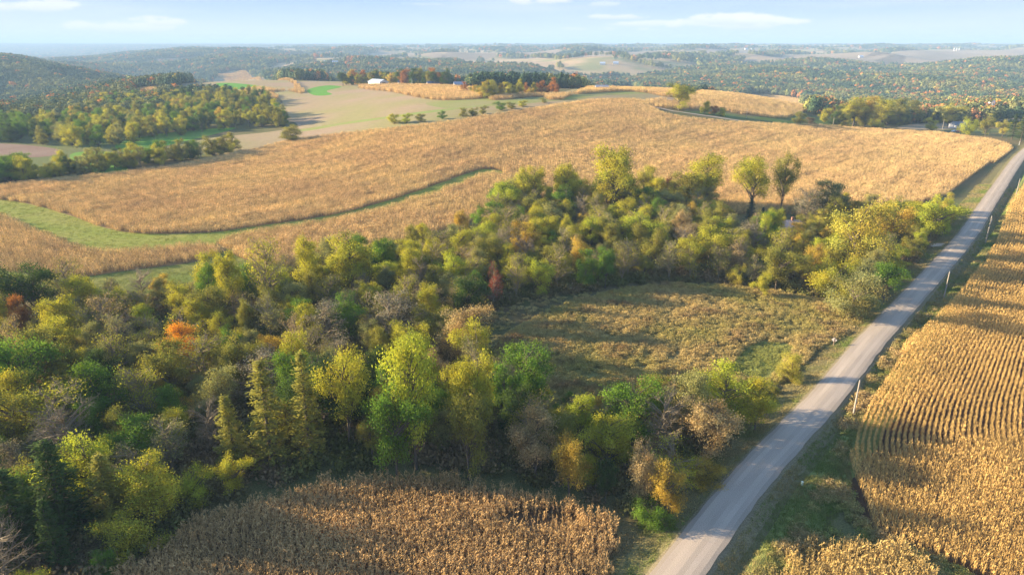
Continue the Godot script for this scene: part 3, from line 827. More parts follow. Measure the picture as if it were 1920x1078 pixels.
# One tree of nominal height 12: [trunk and boughs, crown]
func grow(kind: String, seed_: int) -> Array:
	rng.seed = seed_
	var n := FastNoiseLite.new()
	n.seed = seed_
	n.frequency = 1.0
	var wood := Soup.new()
	var crown := Soup.new()
	if kind == "conifer":
		var lean := Vector3(rr(-0.3, 0.3), 0, rr(-0.3, 0.3))
		wood.tube([Vector3.ZERO, Vector3(0, 6, 0) + lean * 0.5, Vector3(0, 12, 0) + lean], [0.24, 0.15, 0.03], 6)
		var y := 1.4
		while y < 11.9:
			var t := (y - 1.0) / 11.0
			var reach := 2.9 * pow(1.0 - t, 0.62) * rr(0.75, 1.15) + 0.18
			var whorl := 5 + rng.randi() % 3
			for k in whorl:
				var a := TAU * k / whorl + rr(-0.4, 0.4) + y
				var out := Vector3(cos(a), 0, sin(a))
				var from := Vector3(0, y + rr(-0.15, 0.15), 0) + lean * (y / 12.0)
				var len := reach * rr(0.65, 1.1)
				var tip := from + out * len + Vector3(0, len * rr(-0.12, 0.28), 0)
				wood.tube([from, from.lerp(tip, 0.5) - Vector3(0, 0.05 * len, 0), tip], [0.05, 0.03, 0.01], 3)
				var f := rr(0.7, 1.25)
				for q in int(14 + len * 12):
					var u := pow(rng.randf(), 0.6)
					var p := from.lerp(tip, u) + Vector3(rng.randfn() * 0.22, rng.randfn() * 0.13, rng.randfn() * 0.22)
					var dir := (out + Vector3(rng.randfn() * 0.5, rr(-0.25, 0.35), rng.randfn() * 0.5)).normalized() * rr(0.14, 0.32)
					var side := dir.cross(Vector3.UP + Vector3(rng.randfn(), 0, rng.randfn()) * 0.5).normalized() * 0.085
					crown.soft(p - dir, p + side, p + dir, p - side, Color(f, f, f) * rr(0.8, 1.2), (out * 0.6 + Vector3(0, 0.6, 0)).normalized(), 0.4)
			y += rr(0.36, 0.6)
		return [wood.mesh(), crown.mesh()]
	# trunk
	var fork: float = {"tall": 3.4, "umbrella": 3.6, "shrub": 0.4, "bushy": 0.7, "sparse": 3.0, "bare": 3.0}.get(kind, 2.4)
	var top: float = {"shrub": 6.5, "umbrella": 10.5, "tall": 11.0}.get(kind, 10.2)
	var trunk := [Vector3(0, -0.25, 0)]
	var rad := [0.3]
	for k in range(1, 7):
		trunk.append(Vector3(rr(-0.16, 0.16) * k, top * k / 6.0, rr(-0.16, 0.16) * k))
		rad.append(lerpf(0.26, 0.04, k / 6.0))
	if kind == "shrub":
		for k in rad.size(): rad[k] *= 0.45
	wood.tube(trunk, rad, 6)
	if kind == "umbrella" or (kind == "tall" and seed_ % 2 == 0) or kind == "sparse":
		var q := Vector3(rr(-2, 2), 7.5, rr(-2, 2))
		wood.tube([trunk[1], trunk[2] + q * Vector3(0.3, 0, 0.3), q], [0.2, 0.15, 0.05], 5)
	var clumps: int = {"shrub": 46, "sparse": 74, "bare": 64, "umbrella": 60, "tall": 62, "bushy": 74}.get(kind, 60)
	var spots := []
	var mid := Vector3(0, {"shrub": 4.4, "umbrella": 8.3, "bushy": 5.6}.get(kind, 6.6), 0)
	# boughs first: each carries a lobe of the crown, so that the outline is uneven and sky shows between them
	var lobes := []
	for k in 400:
		if lobes.size() >= {"shrub": 12, "bushy": 16}.get(kind, 13): break
		var dir := Vector3(rng.randfn(), rng.randfn() + 0.25, rng.randfn()).normalized()
		var p: Vector3 = mid.lerp(crown_shape(kind, dir, n), rr(0.35, 0.86))
		if kind in ["shrub", "bushy"] and k % 2 == 0: p = Vector3(p.x * 1.15, rr(1.2, 3.8), p.z * 1.15)
		if p.y < fork + 0.4 and not kind in ["shrub", "bushy"]: continue
		var ok := true
		for l in lobes:
			if l[0].distance_to(p) < 1.75: ok = false; break
		if ok: lobes.append([p, rr(1.1, 2.3)])
	for tries in clumps * 8:
		if spots.size() >= clumps: break
		var l = lobes[rng.randi() % lobes.size()]
		var dir := Vector3(rng.randfn(), rng.randfn() * 0.8 + 0.2, rng.randfn()).normalized()
		var p: Vector3 = l[0] + dir * l[1] * pow(rng.randf(), 0.5)
		if p.y < 0.5: continue
		var ok := true
		for q in spots:
			if q.distance_squared_to(p) < 0.6: ok = false; break
		if ok: spots.append(p)
	var centre := Vector3(0, {"shrub": 3.2}.get(kind, 6.0), 0)
	for p in spots:
		var flat := Vector2(p.x, p.z).length()
		var ya := clampf(p.y - flat * rr(0.55, 1.0), 0.1 if kind == "shrub" else fork * rr(0.75, 1.15), top * 0.92)
		var seg := clampi(int(ya / top * 6.0), 0, 5)
		var from: Vector3 = trunk[seg].lerp(trunk[seg + 1], fposmod(ya / top * 6.0, 1.0))
		var ctrl: Vector3 = from.lerp(p, 0.5) + Vector3(rr(-0.3, 0.3), rr(0.0, 0.5), rr(-0.3, 0.3))
		var r0 := 0.035 + 0.012 * flat
		wood.tube([from, ctrl, p], [r0 * 1.3, r0, 0.022], 3)
		var bare_twigs: int = {"sparse": 6, "bare": 7}.get(kind, 3)
		for k in bare_twigs:
			var out: Vector3 = ((p - centre).normalized() + Vector3(rng.randfn(), rng.randfn() + 0.4, rng.randfn()) * 0.65).normalized()
			var s0: Vector3 = ctrl.lerp(p, rr(0.2, 1.0))
			var e := s0 + out * rr(0.6, 1.6)
			wood.tube([s0, s0.lerp(e, 0.55) + Vector3(rr(-0.12, 0.12), rr(-0.1, 0.1), rr(-0.12, 0.12)), e], [0.024, 0.018, 0.008], 3)
			if kind == "bare":
				for z in 2:
					var e2 := s0.lerp(e, rr(0.4, 0.9))
					wood.tube([e2, e2 + (out + Vector3(rng.randfn(), rng.randfn(), rng.randfn()) * 0.7).normalized() * rr(0.4, 0.9)], [0.016, 0.007], 3)
		var f := rr(0.5, 1.35)
		var hue := rr(-0.14, 0.14)
		var tint := Color(f * (1.0 + hue), f, f * (1.0 - hue))
		match kind:
			"bare":
				if rng.randf() < 0.12: leaf_cluster(crown, p, centre, 5, 1.0, 0.13, tint)
			"sparse": leaf_cluster(crown, p, centre, int(rr(6, 70)), 1.2, 0.125, tint)
			"shrub": leaf_cluster(crown, p, centre, 250, 1.4, 0.125, tint)
			_: leaf_cluster(crown, p, centre, int(rr(70, 300)), 1.3, 0.135, tint)
	return [wood.mesh(), crown.mesh()]

var NAME := {"round": "leafy_tree", "bushy": "leafy_tree", "tall": "leafy_tree", "umbrella": "leafy_tree", "sparse": "half_bare_tree", "bare": "bare_tree", "conifer": "conifer_tree", "shrub": "shrub"}
func make_tree_kinds():
	var how_many := {"round": 6, "bushy": 4, "tall": 4, "umbrella": 2, "sparse": 5, "bare": 3, "conifer": 3, "shrub": 4}
	var id := 100
	for k in how_many:
		kinds[k] = []
		for i in how_many[k]:
			id += 1
			var made := grow(k, id)
			var box: AABB = made[0].get_aabb()
			if made[1].get_surface_count(): box = box.merge(made[1].get_aabb())
			made.append(Vector2((box.size.x + box.size.z) * 0.47, box.end.y))
			kinds[k].append(made)
	rng.seed = 21
	for c in PALETTE:
		crown_mats[c] = vmat(PALETTE[c], "", 1.0, 0.9)

# A tree of its own on the ground: height and width in metres.
func plant(kind: String, colour: String, x: float, d: float, hgt: float, wid: float, label: String, group := "trees of the wood"):
	var variant: int = rng.randi() % kinds[kind].size()
	wid = minf(wid, hgt * {"shrub": 1.7, "bushy": 1.5}.get(kind, 1.12))
	var turn := rr(0, TAU)
	var real: Vector2 = kinds[kind][variant][2]
	var size := Vector3(wid / real.x, hgt / real.y, wid / real.x)
	var called: String = NAME[kind]
	counts[called] = counts.get(called, 0) + 1
	if counts[called] > 300:
		var key := [kind, variant, colour]
		if not spare.has(key): spare[key] = []
		spare[key].append(Transform3D(Basis(Vector3.UP, turn).scaled(size), pos(x, d)))
		return
	var o := thing(called, pos(x, d), turn, label, "shrub" if called == "shrub" else "tree", group)
	o.scale = size
	if label.begins_with("?"): pending.append([o, label.substr(1)])
	obj("trunk" if kind != "shrub" else "stems", kinds[kind][variant][0], bark_pale if kind in ["bare", "sparse"] else bark, o)
	if kinds[kind][variant][1].get_surface_count():
		obj("crown" if kind != "shrub" else "foliage", kinds[kind][variant][1], crown_mats[colour], o)

func mark(called: String, x: float, d: float):
	landmarks.append([called, Vector2(x, d)])

var pending := []
const ORDINAL := ["first", "second", "third", "fourth", "fifth", "sixth", "seventh", "eighth", "ninth", "tenth", "eleventh", "twelfth", "thirteenth", "fourteenth", "fifteenth", "sixteenth", "seventeenth", "eighteenth", "nineteenth", "twentieth"]

# Every tree is told from its like by the two things one can find on either side of it.
func label_trees():
	var by := {}
	for o in pending:
		var p := Vector2(o[0].position.x, -o[0].position.z)
		var order := []
		for m in landmarks: order.append([m[1].distance_to(p), m])
		order.sort_custom(func(a, b): return a[0] < b[0])
		var a = order[0][1]
		var b = order[1][1]
		for k in range(1, order.size()):
			if absf((order[k][1][1] - p).angle_to(a[1] - p)) > 1.5:
				b = order[k][1]
				break
		var key := "%s|%s|%s" % [o[1], a[0], b[0]]
		if not by.has(key): by[key] = []
		by[key].append([order[0][0], o[0]])
	for key in by:
		var w: PackedStringArray = key.split("|")
		by[key].sort_custom(func(a, b): return a[0] < b[0])
		for i in by[key].size():
			var o: Node = by[key][i][1]
			o.set_meta("label", "%s between the %s and the %s" % [w[0], w[1], w[2]] if by[key].size() == 1 else "%s, %s from the %s towards the %s" % [w[0], ORDINAL[mini(i, 19)], w[1], w[2]])

func describe(colour: String, kind: String) -> String:
	return WORDS[colour] + " " + {"round": "leafy tree", "bushy": "bushy tree", "tall": "upright tree", "umbrella": "spreading tree", "sparse": "half-bare tree", "bare": "leafless tree", "conifer": "conifer", "shrub": "shrub"}[kind]

func pick(weights: Array) -> String:
	var sum := 0.0
	for w in weights: sum += w[1]
	var r := rng.randf() * sum
	for w in weights:
		r -= w[1]
		if r <= 0.0: return w[0]
	return weights[0][0]

var stood := []

func free_at(p: Vector2, gap: float) -> bool:
	for q in stood:
		if q[0].distance_to(p) < gap * 0.5 + q[1] * 0.5: return false
	return true

func wood_fill(poly: PackedVector2Array, tries: int, gap: float, hmin: float, hmax: float, kind_w: Array, colours: Dictionary, group: String):
	var b := bounds(poly)
	for i in tries:
		var p := Vector2(rr(b.position.x, b.end.x), rr(b.position.y, b.end.y))
		if not Geometry2D.is_point_in_polygon(p, poly): continue
		var kind := pick(kind_w)
		var hgt := rr(hmin, hmax) * (0.5 if kind == "shrub" else 1.0)
		var wid: float = hgt * rr(0.58, 1.0) * {"shrub": 1.5, "conifer": 0.55, "tall": 0.8}.get(kind, 1.0)
		var g := gap * (0.75 if kind == "shrub" else 1.0)
		if not free_at(p, g) or (p.x > 0.0 and from_road(p) < 8.5): continue
		stood.append([p, g])
		var colour := pick(colours[kind] if colours.has(kind) else colours["*"])
		plant(kind, colour, p.x, p.y, hgt, wid, "?" + describe(colour, kind), group)

var marked := 0

func key_trees():
	# kind, colour, centre, base, top, width: the trees one can point to
	plant("round", "orange", -70.3, 132.6, 12.7, 10.6, "bright orange maple standing alone among olive trees")
	plant("round", "rust", -116.6, 149.7, 12.9, 6.6, "red-tipped small tree under the big dark oak")
	plant("round", "darkgreen", -119.4, 159.3, 17.0, 16.9, "big dark green oak at the edge of the bend of corn")
	plant("round", "green", -91.6, 112.2, 17.6, 15.0, "broad bright green tree behind the golden-topped half-bare tree")
	plant("round", "yellowgreen", -97.1, 132.8, 13.4, 9.8, "yellow-green tree behind the broad bright green tree")
	plant("sparse", "yellowgreen", -77.6, 101.1, 13.8, 13.8, "golden-topped half-bare tree beside a narrow green tree")
	plant("tall", "green", -71.5, 101.1, 11.5, 5.3, "narrow green tree beside the golden-topped half-bare tree")
	plant("conifer", "darkgreen", -63.1, 79.1, 15.9, 9.8, "tall dark conifer at the corner of the near corn")
	plant("conifer", "darkgreen", -66.6, 74.8, 14.1, 9.4, "dark conifer at the very corner of the wood")
	plant("conifer", "olive", -57.9, 82.0, 12.2, 7.4, "olive conifer beside the tall dark conifer")
	plant("round", "olive", -72.0, 86.3, 9.4, 8.9, "dull olive tree behind the corner conifer")
	plant("shrub", "yellowgreen", -54.6, 86.3, 8.3, 8.1, "yellow-green bush clump beside the near corn")
	plant("shrub", "lime", -48.7, 87.6, 6.9, 7.4, "lime bush clump beside the near corn")
	plant("sparse", "sage", -55.3, 94.6, 11.7, 9.6, "pale half-bare tree in front of grey leafless crowns")
	plant("bare", "grey", -51.3, 100.9, 10.8, 7.3, "grey leafless tree behind the pale half-bare tree")
	plant("conifer", "olive", -39.6, 96.0, 20.2, 8.4, "tall feathery conifer, first of the pair in the wood")
	plant("conifer", "olive", -33.6, 97.5, 20.6, 7.1, "tall feathery conifer with bare lower trunk, second of the pair")
	plant("conifer", "olive", -45.1, 95.3, 14.5, 7.0, "shorter feathery conifer beside the tall pair")
	plant("umbrella", "yellowgreen", -28.3, 102.6, 19.9, 10.7, "pale round-headed tree on two dark trunks")
	plant("tall", "lime", -15.8, 95.9, 26.6, 10.6, "tall bright lime poplar in the middle of the wood")
	plant("round", "green", -18.4, 93.0, 19.1, 11.2, "broad green tree in front of the lime poplar")
	plant("tall", "yellowgreen", -6.3, 99.0, 20.3, 8.6, "slender yellow-green tree beside the lime poplar")
	plant("round", "olive", -6.9, 93.0, 18.6, 8.6, "olive tree in front of the slender yellow-green tree")
	plant("round", "tan", 3.8, 92.3, 14.9, 9.4, "tan-leaved tree above the near corn")
	plant("tall", "gold", 8.7, 87.6, 12.4, 7.2, "golden young tree at the edge of the near corn")
	plant("round", "yellowgreen", 15.6, 94.4, 11.9, 10.0, "yellow-green tree behind the golden young tree")
	plant("round", "lime", 11.3, 103.9, 10.2, 7.0, "small lime tree behind the tan-leaved tree")
	plant("bare", "grey", 25.6, 100.6, 12.3, 11.0, "big pale leafless tree near the road bend of the wood")
	plant("round", "tan", 32.6, 98.7, 12.8, 10.8, "broad tan-brown tree beside the verge")
	plant("round", "sage", 31.7, 106.0, 13.5, 9.5, "sage-green round tree behind the broad tan-brown tree")
	plant("tall", "olive", 25.6, 109.3, 11.7, 7.8, "upright olive tree behind the pale leafless tree")
	plant("round", "lime", 38.1, 109.3, 12.3, 12.7, "bright lime tree beside the verge")
	plant("round", "yellowgreen", 43.9, 107.4, 11.8, 8.7, "yellow-green tree beside the verge behind the tan-brown tree")
	plant("round", "tan", 19.6, 85.0, 12.7, 6.0, "tan young tree in front of the pale leafless tree")
	plant("round", "gold", 22.2, 82.0, 10.6, 6.2, "golden bushy tree at the near end of the verge")
	plant("shrub", "green", 19.8, 80.9, 6.1, 6.5, "green bush at the near end of the verge")
	plant("shrub", "gold", 30.5, 91.6, 4.9, 7.6, "golden bush in front of the broad tan-brown tree")
	plant("shrub", "yellow", 57.9, 126.4, 7.6, 6.8, "bright yellow bush at the meadow corner by the verge")
	plant("sparse", "grey", -27.2, 144.5, 14.1, 17.3, "domed grey half-bare tree behind the lime poplar")
	plant("sparse", "grey", -42.1, 142.2, 13.0, 13.4, "pale domed half-bare tree beside the grey domed one")
	plant("sparse", "red", -4.8, 168.2, 13.9, 5.9, "thin red tree at the head of the meadow hollow")
	plant("sparse", "yellowgreen", -63.6, 165.9, 23.0, 10.5, "thin yellow-green tree on dark stems facing the corn strip")
	plant("tall", "yellowgreen", -44.3, 176.9, 19.5, 16.2, "yellow-green tree facing the corn strip")
	plant("tall", "yellowgreen", -56.2, 177.2, 19.8, 8.9, "slim yellow-green tree facing the corn strip")
	plant("tall", "yellowgreen", -71.4, 162.6, 19.7, 7.6, "slim yellow-green tree by the gap between corn blocks")
	plant("round", "darkgreen", -10.4, 153.7, 14.9, 10.4, "dark green tree in the shade beside the red one")
	plant("tall", "yellowgreen", 40.5, 269.5, 29.8, 23.3, "great yellow-green cottonwood against the hill corn")
	plant("tall", "yellowgreen", 81.2, 281.5, 24.9, 20.2, "tall yellow-topped cottonwood against the hill corn")
	plant("tall", "olive", 71.9, 277.3, 17.0, 16.6, "olive tree beside the yellow-topped cottonwood")
	plant("umbrella", "yellowgreen", 95.4, 266.0, 26.0, 16.6, "open-crowned cottonwood on a dark trunk against the hill corn")
	plant("umbrella", "olive", 108.8, 271.0, 26.6, 13.4, "leaning olive cottonwood on a dark trunk against the hill corn")
	plant("shrub", "red", 65.1, 289.1, 13.8, 7.8, "dark red bush between two cottonwoods")
	plant("round", "yellow", 58.0, 289.2, 17.4, 11.5, "small yellow tree beside the dark red bush")
	plant("conifer", "bluegreen", 91.7, 256.5, 10.5, 4.9, "small blue-green spruce under the open-crowned cottonwood")
	plant("conifer", "bluegreen", 95.9, 255.0, 7.1, 4.1, "smallest blue-green spruce beside the other spruce")
	plant("bushy", "yellow", 105.3, 199.9, 23.7, 23.0, "great yellow tree beside the road")
	plant("round", "gold", 123.7, 216.4, 18.3, 18.6, "golden tree between great yellow tree and road")
	plant("round", "lime", 147.2, 232.1, 17.7, 17.9, "lime tree at the verge above the driveway")
	plant("round", "yellowgreen", 145.8, 242.3, 13.5, 15.7, "yellow-green tree behind the driveway")
	plant("round", "green", 100.2, 172.3, 12.4, 10.7, "round green tree at the verge")
	plant("shrub", "sage", 85.8, 160.8, 14.9, 17.0, "big pale bush at the verge beside the meadow")
	plant("shrub", "yellowgreen", 86.2, 176.5, 13.8, 14.7, "yellow-green thicket at the meadow edge")
	plant("shrub", "yellow", 64.7, 187.6, 7.7, 6.5, "small yellow bush at the far meadow edge")
	plant("round", "olive", 75.3, 183.0, 15.7, 12.9, "olive tree at the far meadow edge")
	plant("round", "yellowgreen", 62.3, 205.2, 13.9, 16.8, "yellow-green tree in front of the old shed")
	plant("round", "yellowgreen", 8.8, 274.1, 20.5, 13.6, "yellow-green tree at the far tip of the wood")
	plant("round", "lime", -3.1, 261.7, 16.3, 14.7, "lime tree at the tip of the wood by the corn strip")
	plant("tall", "yellowgreen", 21.9, 273.9, 21.8, 13.1, "upright tree at the far tip beside the great cottonwood")
	plant("round", "lime", 42.0, 219.4, 15.5, 16.1, "lime tree in the middle of the back wood")
	plant("round", "sage", 127.3, 264.8, 16.0, 19.1, "pale tree against the hill corn")
	plant("sparse", "grey", 110.4, 249.1, 17.2, 16.1, "grey half-bare tree beside the old shed")

func make_wood():
	key_trees_placed()
	var back_wood := smooth([Vector2(-130.3, 149.6), Vector2(-131.9, 162.8), Vector2(-121.8, 173.1), Vector2(-104.2, 175.5), Vector2(-83.8, 179.5), Vector2(-79.2, 187.1), Vector2(-64.8, 196.2), Vector2(-44.6, 209.6), Vector2(-20.7, 232.1), Vector2(-6.3, 261.7), Vector2(8.9, 278.3), Vector2(41.3, 272.0), Vector2(73.1, 268.8), Vector2(83.8, 247.6), Vector2(93.3, 240.5), Vector2(114.4, 249.1), Vector2(132.1, 256.9), Vector2(153.9, 259.0), Vector2(174.8, 266.0), Vector2(169.1, 253.8), Vector2(152.1, 232.1), Vector2(130.5, 205.1), Vector2(114.4, 182.9), Vector2(92.8, 159.0), Vector2(87.5, 174.4), Vector2(72.3, 185.3), Vector2(45.6, 190.0), Vector2(21.2, 181.7), Vector2(-4.3, 170.2), Vector2(-12.6, 147.3), Vector2(-4.6, 133.2), Vector2(-11.9, 123.5), Vector2(-39.8, 126.5), Vector2(-72.5, 125.2), Vector2(-110.2, 122.9)], 2)
	var front_wood := smooth([Vector2(-116.7, 122.9), Vector2(-72.5, 125.2), Vector2(-39.8, 126.5), Vector2(-11.9, 123.5), Vector2(-4.6, 133.2), Vector2(-3.2, 122.4), Vector2(2.6, 115.0), Vector2(9.7, 108.3), Vector2(17.7, 103.1), Vector2(32.6, 106.5), Vector2(42.3, 110.2), Vector2(49.3, 116.1), Vector2(56.4, 123.6), Vector2(58.1, 122.5), Vector2(47.6, 111.1), Vector2(39.4, 99.3), Vector2(27.8, 87.6), Vector2(21.0, 80.3), Vector2(16.1, 85.6), Vector2(3.4, 91.3), Vector2(-9.7, 95.6), Vector2(-23.0, 96.5), Vector2(-34.3, 92.8), Vector2(-45.3, 86.3), Vector2(-51.6, 73.9), Vector2(-53.9, 69.1), Vector2(-70.9, 67.3)], 2)
	var base := {"sparse": [["sage", 3], ["olive", 2.5], ["yellowgreen", 2.2], ["tan", 2], ["grey", 2.2]], "bare": [["grey", 1]], "conifer": [["darkgreen", 1], ["olive", 1]], "shrub": [["olive", 4], ["yellowgreen", 4], ["green", 2], ["gold", 1], ["brown", 1]]}
	var sunny := base.duplicate()
	sunny["*"] = [["yellowgreen", 5], ["lime", 3], ["yellow", 2.2], ["gold", 2], ["olive", 2]]
	sunny["shrub"] = [["yellowgreen", 4], ["lime", 2], ["olive", 2], ["gold", 1.5]]
	var mixed := base.duplicate()
	mixed["*"] = [["yellowgreen", 4.5], ["lime", 2.2], ["olive", 3.5], ["sage", 3], ["green", 2.2], ["gold", 0.6], ["tan", 0.5]]
	var deep := base.duplicate()
	deep["*"] = [["yellowgreen", 3], ["olive", 4], ["green", 3], ["sage", 2.2], ["lime", 1.2], ["darkgreen", 1], ["gold", 0.5], ["tan", 0.8]]
	var by_road := smooth([Vector2(67.8, 176.5), Vector2(91.9, 216.4), Vector2(115.5, 256.7), Vector2(157.4, 265.6), Vector2(184.6, 275.0), Vector2(164.6, 242.6), Vector2(131.4, 205.1), Vector2(113.6, 180.7), Vector2(90.1, 153.9), Vector2(86.5, 172.3)], 2)
	wood_fill(by_road, 900, 5.2, 6.5, 10.5, [["round", 4], ["bushy", 3], ["shrub", 2], ["sparse", 0.6]], sunny, "yellowing trees of the wood beside the road")
	line_fill([Vector2(-5.2, 259.3), Vector2(8.8, 275.8), Vector2(28.4, 273.9), Vector2(47.8, 271.8), Vector2(65.8, 274.8), Vector2(84.0, 269.4)],34,16.0,9.0,15.0,[["tall",3],["round",3],["bushy",2],["sparse",1]],mixed,"trees at the far edge of the wood against the hill corn",4.6)
	line_fill([Vector2(108.4, 259.7), Vector2(128.0, 266.4), Vector2(147.5, 266.9), Vector2(164.6, 270.8)],16,10.0,6.0,9.5,[["bushy",3],["sparse",2],["shrub",2]],mixed,"trees at the far edge of the wood against the hill corn",4.6)
	wood_fill(back_wood, 4800, 4.8, 7.5, 14.5, [["round", 3], ["bushy", 1], ["tall", 3], ["sparse", 4.6], ["bare", 0.8], ["shrub", 1]], mixed, "trees of the wood beyond the meadow")
	wood_fill(front_wood, 5200, 5.0, 7.5, 15.5, [["round", 3.5], ["bushy", 1], ["tall", 2.4], ["sparse", 4], ["bare", 0.9], ["shrub", 1.0], ["conifer", 0.3]], deep, "trees of the wood above the near corn")
	F.back_wood = back_wood
	F.front_wood = front_wood
	var scrub := smooth([Vector2(-3.2, 120.2), Vector2(4.3, 122.4), Vector2(19.4, 115.1), Vector2(35.0, 116.1), Vector2(46.6, 120.3), Vector2(52.7, 122.5), Vector2(48.6, 114.1), Vector2(42.0, 109.3), Vector2(32.1, 104.8), Vector2(17.5, 101.4), Vector2(7.7, 107.4)], 2)
	wood_fill(scrub, 500, 4.2, 4.5, 7.5, [["shrub", 4], ["sparse", 3], ["bare", 0.7]], base, "scrub between the meadow and the front of the wood")

func key_trees_placed():
	key_trees()
	for o in get_children():
		if o is Node3D and o.has_meta("category") and o.get_meta("category") in ["tree", "shrub"]:
			stood.append([Vector2(o.position.x, -o.position.z), (11.0 if o.get_meta("label").contains("orange maple") else 6.0) if o.get_meta("category") == "tree" else 3.8])
			var l: String = o.get_meta("label")
			for m in KNOWN:
				if l.contains(m[0]): mark(m[1], o.position.x, -o.position.z)

# words of a label -> the short name by which other trees are placed
const KNOWN := [["orange maple", "orange maple"], ["red-tipped", "red-tipped tree"], ["big dark green oak", "big dark oak"], ["narrow green tree beside", "narrow green tree"], ["tall dark conifer at", "tall dark conifer"], ["first of the pair", "feathery conifer pair"], ["two dark trunks", "two-trunked round tree"],
	["tall bright lime poplar", "lime poplar"], ["golden young tree at", "golden young tree"], ["broad tan-brown tree beside", "tan-brown verge tree"], ["big pale leafless", "pale leafless giant"], ["bright yellow bush", "bright yellow bush"], ["domed grey", "domed grey tree"], ["thin red tree", "thin red tree"],
	["great yellow-green cottonwood", "great cottonwood"], ["tall yellow-topped", "yellow-topped cottonwood"], ["open-crowned", "dark-trunked cottonwood"], ["great yellow tree beside the road", "great yellow tree"], ["round green tree at the verge", "round green tree"], ["small yellow bush at", "small meadow bush"],
	["dark green tree in the shade", "dark shaded tree"], ["tip of the wood by the corn", "wood tip"], ["middle of the back wood", "lime crown tree"], ["slim yellow-green tree by the gap", "corn gap tree"], ["golden-topped half-bare", "golden-topped tree"], ["leafless tree behind the pale", "grey leafless tree"], ["lime bush clump", "lime bush clump"]]

func line_fill(line: Array, count: int, depth: float, hmin: float, hmax: float, kind_w: Array, colours: Dictionary, group: String, gap := 4.0):
	for i in count * 4:
		var t := rng.randf() * (line.size() - 1)
		var k := int(t)
		var p: Vector2 = line[k].lerp(line[mini(k + 1, line.size() - 1)], t - k) + Vector2(rr(-1.5, 1.5), rr(0, depth))
		if not free_at(p, gap): continue
		stood.append([p, gap])
		var kind := pick(kind_w)
		var hgt := rr(hmin, hmax) * (0.6 if kind == "shrub" else 1.0)
		var colour := pick(colours[kind] if colours.has(kind) else colours["*"])
		plant(kind, colour, p.x, p.y, hgt, hgt * rr(0.75, 1.0) * (1.25 if kind == "shrub" else 1.0), "?" + describe(colour, kind), group)
		count -= 1
		if count <= 0: return

func mid_keys():
	plant("round", "yellowgreen", 130.0, 546.6, 22.7, 24.1, "lone roadside tree on the crest beside the farm lane")
	plant("bushy", "olive", -149.0, 465.4, 12.6, 25.1, "lone rounded bush between stubble and hill corn")
	plant("shrub", "yellowgreen", -82.3, 484.6, 7.6, 11.1, "first bush of the fence row below the stubble, from the grove end")
	plant("shrub", "lime", -72.7, 480.5, 7.5, 9.5, "second bush of the fence row, bright green")
	plant("shrub", "olive", -63.0, 479.1, 6.4, 8.8, "third bush of the fence row")
	plant("shrub", "green", -48.1, 485.2, 6.1, 8.1, "solitary dark bush of the fence row")
	plant("shrub", "olive", -34.5, 491.8, 6.5, 9.0, "rounded bush in the middle of the fence row")
	plant("shrub", "olive", -28.1, 492.7, 6.6, 9.8, "larger bush in the middle of the fence row")
	plant("shrub", "olive", -20.5, 497.7, 6.6, 8.3, "bush in the fence row next to the largest pair")
	plant("shrub", "green", -8.5, 511.1, 7.1, 11.6, "largest dark bush of the fence row")
	plant("shrub", "olive", -0.8, 517.2, 5.7, 10.2, "bush beside the largest dark one of the fence row")
	plant("shrub", "yellowgreen", 8.0, 526.0, 5.0, 9.6, "yellowish bush near the crest end of the fence row")
	plant("shrub", "olive", 24.7, 543.9, 4.0, 14.8, "last low bush of the fence row on the crest")
	plant("shrub", "yellowgreen", 150.4, 544.4, 10.8, 9.9, "yellow-green bush below the terrace corn")
	plant("shrub", "rust", 157.3, 543.7, 7.6, 9.1, "rusty bush below the terrace corn")
	plant("shrub", "yellowgreen", 162.2, 541.7, 6.8, 8.3, "small bush at the end of the terrace bushes")
	plant("shrub", "olive", 220.6, 537.0, 11.2, 12.3, "olive bush in the gully below the terrace")
	plant("shrub", "brown", 232.5, 542.6, 6.9, 16.6, "brown low thicket in the gully below the terrace")
	plant("shrub", "yellow", 268.1, 560.1, 10.4, 10.3, "yellow bush at the foot of the big cottonwood clump")
	plant("tall", "yellowgreen", 283.2, 578.2, 24.8, 26.6, "yellow-green cottonwood, first of the clump beyond the hill corn")
	plant("tall", "gold", 296.3, 584.7, 26.3, 22.4, "golden-green cottonwood in the clump beyond the hill corn")
	plant("tall", "yellowgreen", 321.0, 606.1, 25.9, 25.5, "tall cottonwood in the middle of the clump beyond the hill corn")
	plant("round", "olive", 347.9, 631.7, 25.2, 29.0, "olive tree at the shady end of the cottonwood clump")
	plant("round", "olive", 372.6, 653.2, 23.6, 25.0, "dull olive tree closing the cottonwood clump")
	plant("shrub", "yellowgreen", 294.5, 565.1, 10.1, 13.0, "low bush in front of the cottonwood clump")
	plant("round", "yellow", 390.0, 622.8, 21.2, 33.4, "large sunlit yellow-green tree behind the parked cars")
	plant("shrub", "yellowgreen", 342.1, 568.0, 11.9, 13.1, "bush at the end of the farm lane beside the parked cars")
	plant("shrub", "lime", 359.9, 545.8, 15.5, 15.1, "lime tree at the road side of the parked cars")
	plant("round", "olive", 365.7, 535.4, 14.8, 12.4, "olive young tree in the row past the parked cars")
	plant("round", "yellow", 372.2, 525.6, 14.2, 11.3, "bright yellow-green tree in the row past the parked cars")
	plant("conifer", "darkgreen", 370.6, 512.8, 19.2, 10.3, "dark spruce in the row near the end of the road")
	plant("conifer", "darkgreen", 368.8, 500.7, 23.6, 11.6, "tallest dark spruce near the end of the road")
	plant("conifer", "darkgreen", 465.9, 701, 12.4, 8.5, "small dark spruce behind the large sunlit tree")

